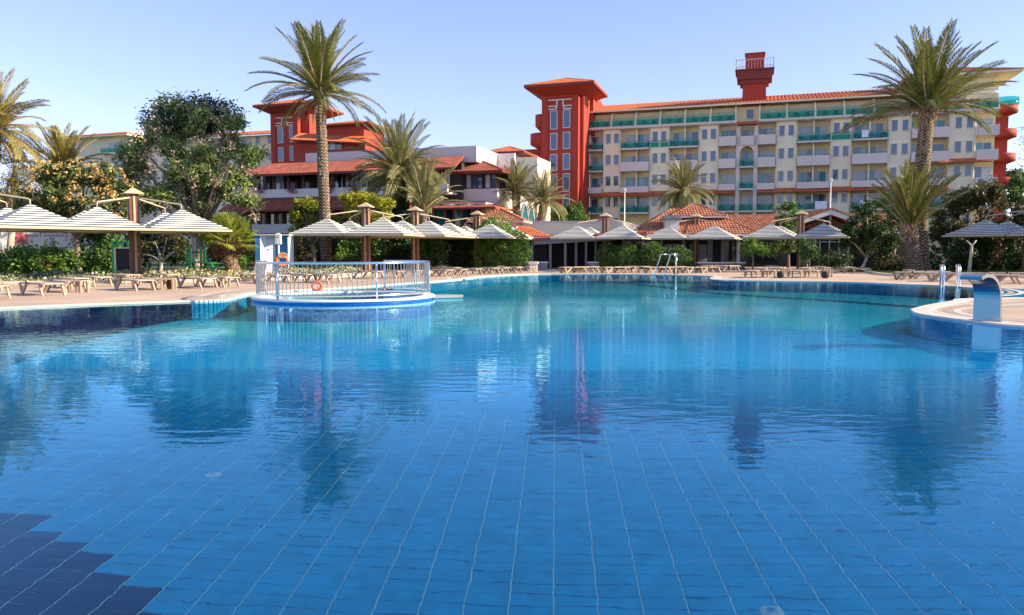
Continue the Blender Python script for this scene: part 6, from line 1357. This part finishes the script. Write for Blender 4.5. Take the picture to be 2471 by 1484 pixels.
for k, (Y, ls, n, s, m, lab) in enumerate(((64, [(705, 615, 26, 20), (735, 600, 22, 26)], 1500, .22, L_bron, 'reddish leafed shrub right of the shower wall'),
    (66, [(770, 600, 30, 40), (810, 610, 34, 34)], 3400, .24, L_dark, 'dark shrub behind the tall palm trunk'), (64, [(828, 615, 16, 30), (848, 628, 14, 20)], 1500, .2, L_bright, 'bright shrub with gnarled stems right of the tall palm'),
    (65, [(870, 605, 28, 40), (905, 600, 26, 44)], 3400, .26, L_mid, 'tall green shrub under the first parasol right of the palm'), (66, [(940, 605, 28, 40), (972, 610, 26, 36)], 3400, .25, L_dark, 'dark shrub at the foot of the ivy palm'),
    (64, [(1020, 605, 24, 40), (1048, 600, 24, 40)], 3000, .27, L_mid, 'long leafed shrub right of the second mast'), (67, [(1085, 605, 26, 40), (1120, 605, 26, 40), (1145, 610, 18, 34)], 3800, .26, L_dark, 'dark hedge left of the clipped hedge'),
    (53, [(60, 634, 50, 36), (120, 632, 44, 34), (170, 638, 30, 30), (20, 638, 36, 28)], 5200, .30, L_bright, 'tall leafy hollyhocks with red and white flowers before the banner'), (54, [(225, 605, 34, 50), (262, 600, 26, 54), (240, 650, 30, 24)], 3600, .26, L_mid, 'dense green shrub left of the dark board'),
    (60, [(335, 600, 40, 44), (420, 600, 40, 34), (370, 560, 50, 20)], 3600, .28, L_dark, 'shady green shrub behind the white stemmed tree'), (62, [(520, 600, 44, 34), (590, 596, 30, 36), (560, 545, 40, 22)], 3600, .28, L_mid, 'green hedge behind the fan palm'),
    (50, [(580, 632, 14, 12)], 600, .18, L_bright, 'small bright green bush right of the fan palm trunk'), (60, [(2143, 638, 42, 21)], 2600, .18, L_bron, 'low round reddish bush before the right palm'),
    (58, [(2345, 612, 44, 46), (2325, 640, 34, 24)], 4200, .24, L_dark, 'dark ivy like bush behind the thin forked post'), (62, [(2420, 620, 50, 40), (2270, 625, 34, 36), (2460, 630, 30, 34)], 4200, .26, L_dark, 'dark hedge in deep shade along the right lawn'),
    (66, [(1990, 622, 24, 26), (2030, 630, 24, 22)], 1600, .2, L_dark, 'dark low shrub before the gable hall doors'), (80, [(1340, 575, 30, 16), (1400, 590, 40, 20)], 1600, .25, L_bron, 'flowering shrub seen through the pergola posts'))):
    ex = [('flowers', 130, .15, L_red), ('white_flowers', 220, .13, L_wht)] if k == 7 else None
    bush('shrub', lab, 'shrub', Y, ls, n, s, m, 70 + k, 'shrubs of the garden beds', ex)
# tall hollyhock spikes
rng = np.random.default_rng(2); pt = []
for k in range(16):
    x = rng.uniform(40, 180); y0 = rng.uniform(588, 600); p = at(x, y0, 52.4); 
    for j in range(16): pt.append((p.x + rng.normal() * .06, 52.4 + rng.normal() * .06, p.z + j * .05 - .3))
o = stuff(link('flower_spikes', leaf_quads('flower_spikes', np.array(pt), .16, rng, L_bright))); o['label'] = 'upright green hollyhock spikes above the leaves'; o['category'] = 'plants'
# flower beds: low cushions
def bed(label, poly, h, n, seed, mats_, name='flower_bed', size=.14):
    rng = np.random.default_rng(seed); xs_ = np.array([p[0] for p in poly]); ys_ = np.array([p[1] for p in poly]); P = []
    while len(P) < n:
        x, y = rng.uniform(xs_.min(), xs_.max()), rng.uniform(ys_.min(), ys_.max()); c = False; j = len(poly) - 1
        for i in range(len(poly)):
            if ((ys_[i] > y) != (ys_[j] > y)) and (x < (xs_[j] - xs_[i]) * (y - ys_[i]) / (ys_[j] - ys_[i]) + xs_[i]): c = not c
            j = i
        if c: P.append((x, y, h * (.35 + .65 * rng.random()) * (.7 + .5 * math.sin(x * 1.3) * math.cos(y * 1.1))))
    P = np.array(P); P[:, 2] = np.abs(P[:, 2]); o = link(name, leaf_quads(name, P, size, rng, mats_[0], .7, 0, mats_, rng.integers(0, len(mats_), len(P)))); o['label'] = label; o['category'] = 'flower bed'; return stuff(o)
def gp(*a): return [g2(x, y) for x, y in a]
m_gg = leafmat('grey_green_cushion', (.10, .13, .06), (.22, .24, .11), .2); m_yf = leafmat('yellow_flowers', (.45, .36, .06), (.62, .52, .12), .2)
bed('bed of low white and yellow flowers along the left kerb', gp((230, 683), (300, 668), (420, 664), (560, 664), (640, 668), (640, 676), (560, 680)), .42, 9000, 1, (m_gg, L_wht, m_yf, m_gg))
bed('grey green cushion plants along the far left kerb', gp((-60, 688), (-40, 672), (160, 668), (240, 670), (240, 683), (60, 685)), .40, 5000, 2, (m_gg, L_mid, m_gg, L_wht))
bed('cushions of white blossom behind the railing and the tall palm', gp((655, 675), (660, 666), (760, 660), (880, 656), (860, 666), (740, 672)), .55, 6000, 3, (m_gg, L_wht, m_yf))
bed('yellowish low border right of the shower wall', gp((700, 661), (705, 655), (800, 652), (850, 653), (840, 659)), .5, 2500, 4, (m_yf, L_bron, m_gg))
# lawns: short blades over the bare soil
def lawn(label, poly, n, seed, size=.16):
    rng = np.random.default_rng(seed); xs_ = np.array([p[0] for p in poly]); ys_ = np.array([p[1] for p in poly]); X = rng.uniform(xs_.min(), xs_.max(), n); Yv = rng.uniform(ys_.min(), ys_.max(), n); c = np.zeros(n, bool); j = len(poly) - 1
    for i in range(len(poly)):
        c ^= ((ys_[i] > Yv) != (ys_[j] > Yv)) & (X < (xs_[j] - xs_[i]) * (Yv - ys_[i]) / (ys_[j] - ys_[i] + 1e-9) + xs_[i]); j = i
    P = np.stack([X[c], Yv[c], np.full(c.sum(), .02)], -1); k = len(P); a = rng.uniform(0, 6.28, k); s = size * rng.uniform(.6, 1.2, k); lean = rng.normal(size=(k, 2)) * .05
    t = np.stack([np.cos(a), np.sin(a), np.zeros(k)], -1) * .02; tip = P + np.stack([lean[:, 0], lean[:, 1], s], -1)
    V = np.stack([P - t, P + t, tip + t * .3, tip - t * .3], 1).reshape(-1, 3); o = link('lawn', quads_mesh('lawn', V, None, (leafmat('grass_blade', (.06, .11, .015), (.14, .18, .03), .35),))); o['label'] = label; o['category'] = 'lawn'; return stuff(o)
lawn('mown lawn on the right bank behind the loungers', [kr_ for kr_ in [(k.x, k.y + .3) for k in kr[4:-1]]] + [(60, 56), (24, 56)], 90000, 5)
lawn('strip of sunlit lawn behind the whirlpool railing', gp((560, 668), (600, 655), (930, 645), (880, 660), (740, 667)), 60000, 6)
# thin forked post of the right parasol corner
q = at(2341, 668, 48); o = thing('forked_trunk', 'thin forked tree stem standing under the right parasol corner', 'tree stem', (q.x, 48, 0)); zf9 = at(2341, 580, 48).z
mb = MB(); mb.tube([(-.1, 0, 0), (-.02, 0, zf9 * .5), (.02, 0, zf9 * .86)], [.12, .09, .08], 8); mb.tube([(.02, 0, zf9 * .84), (.35, .1, zf9)], [.06, .04], 6); mb.tube([(.02, 0, zf9 * .84), (-.28, .1, zf9)], [.06, .04], 6); mb.build('trunk', m_barkp, o)
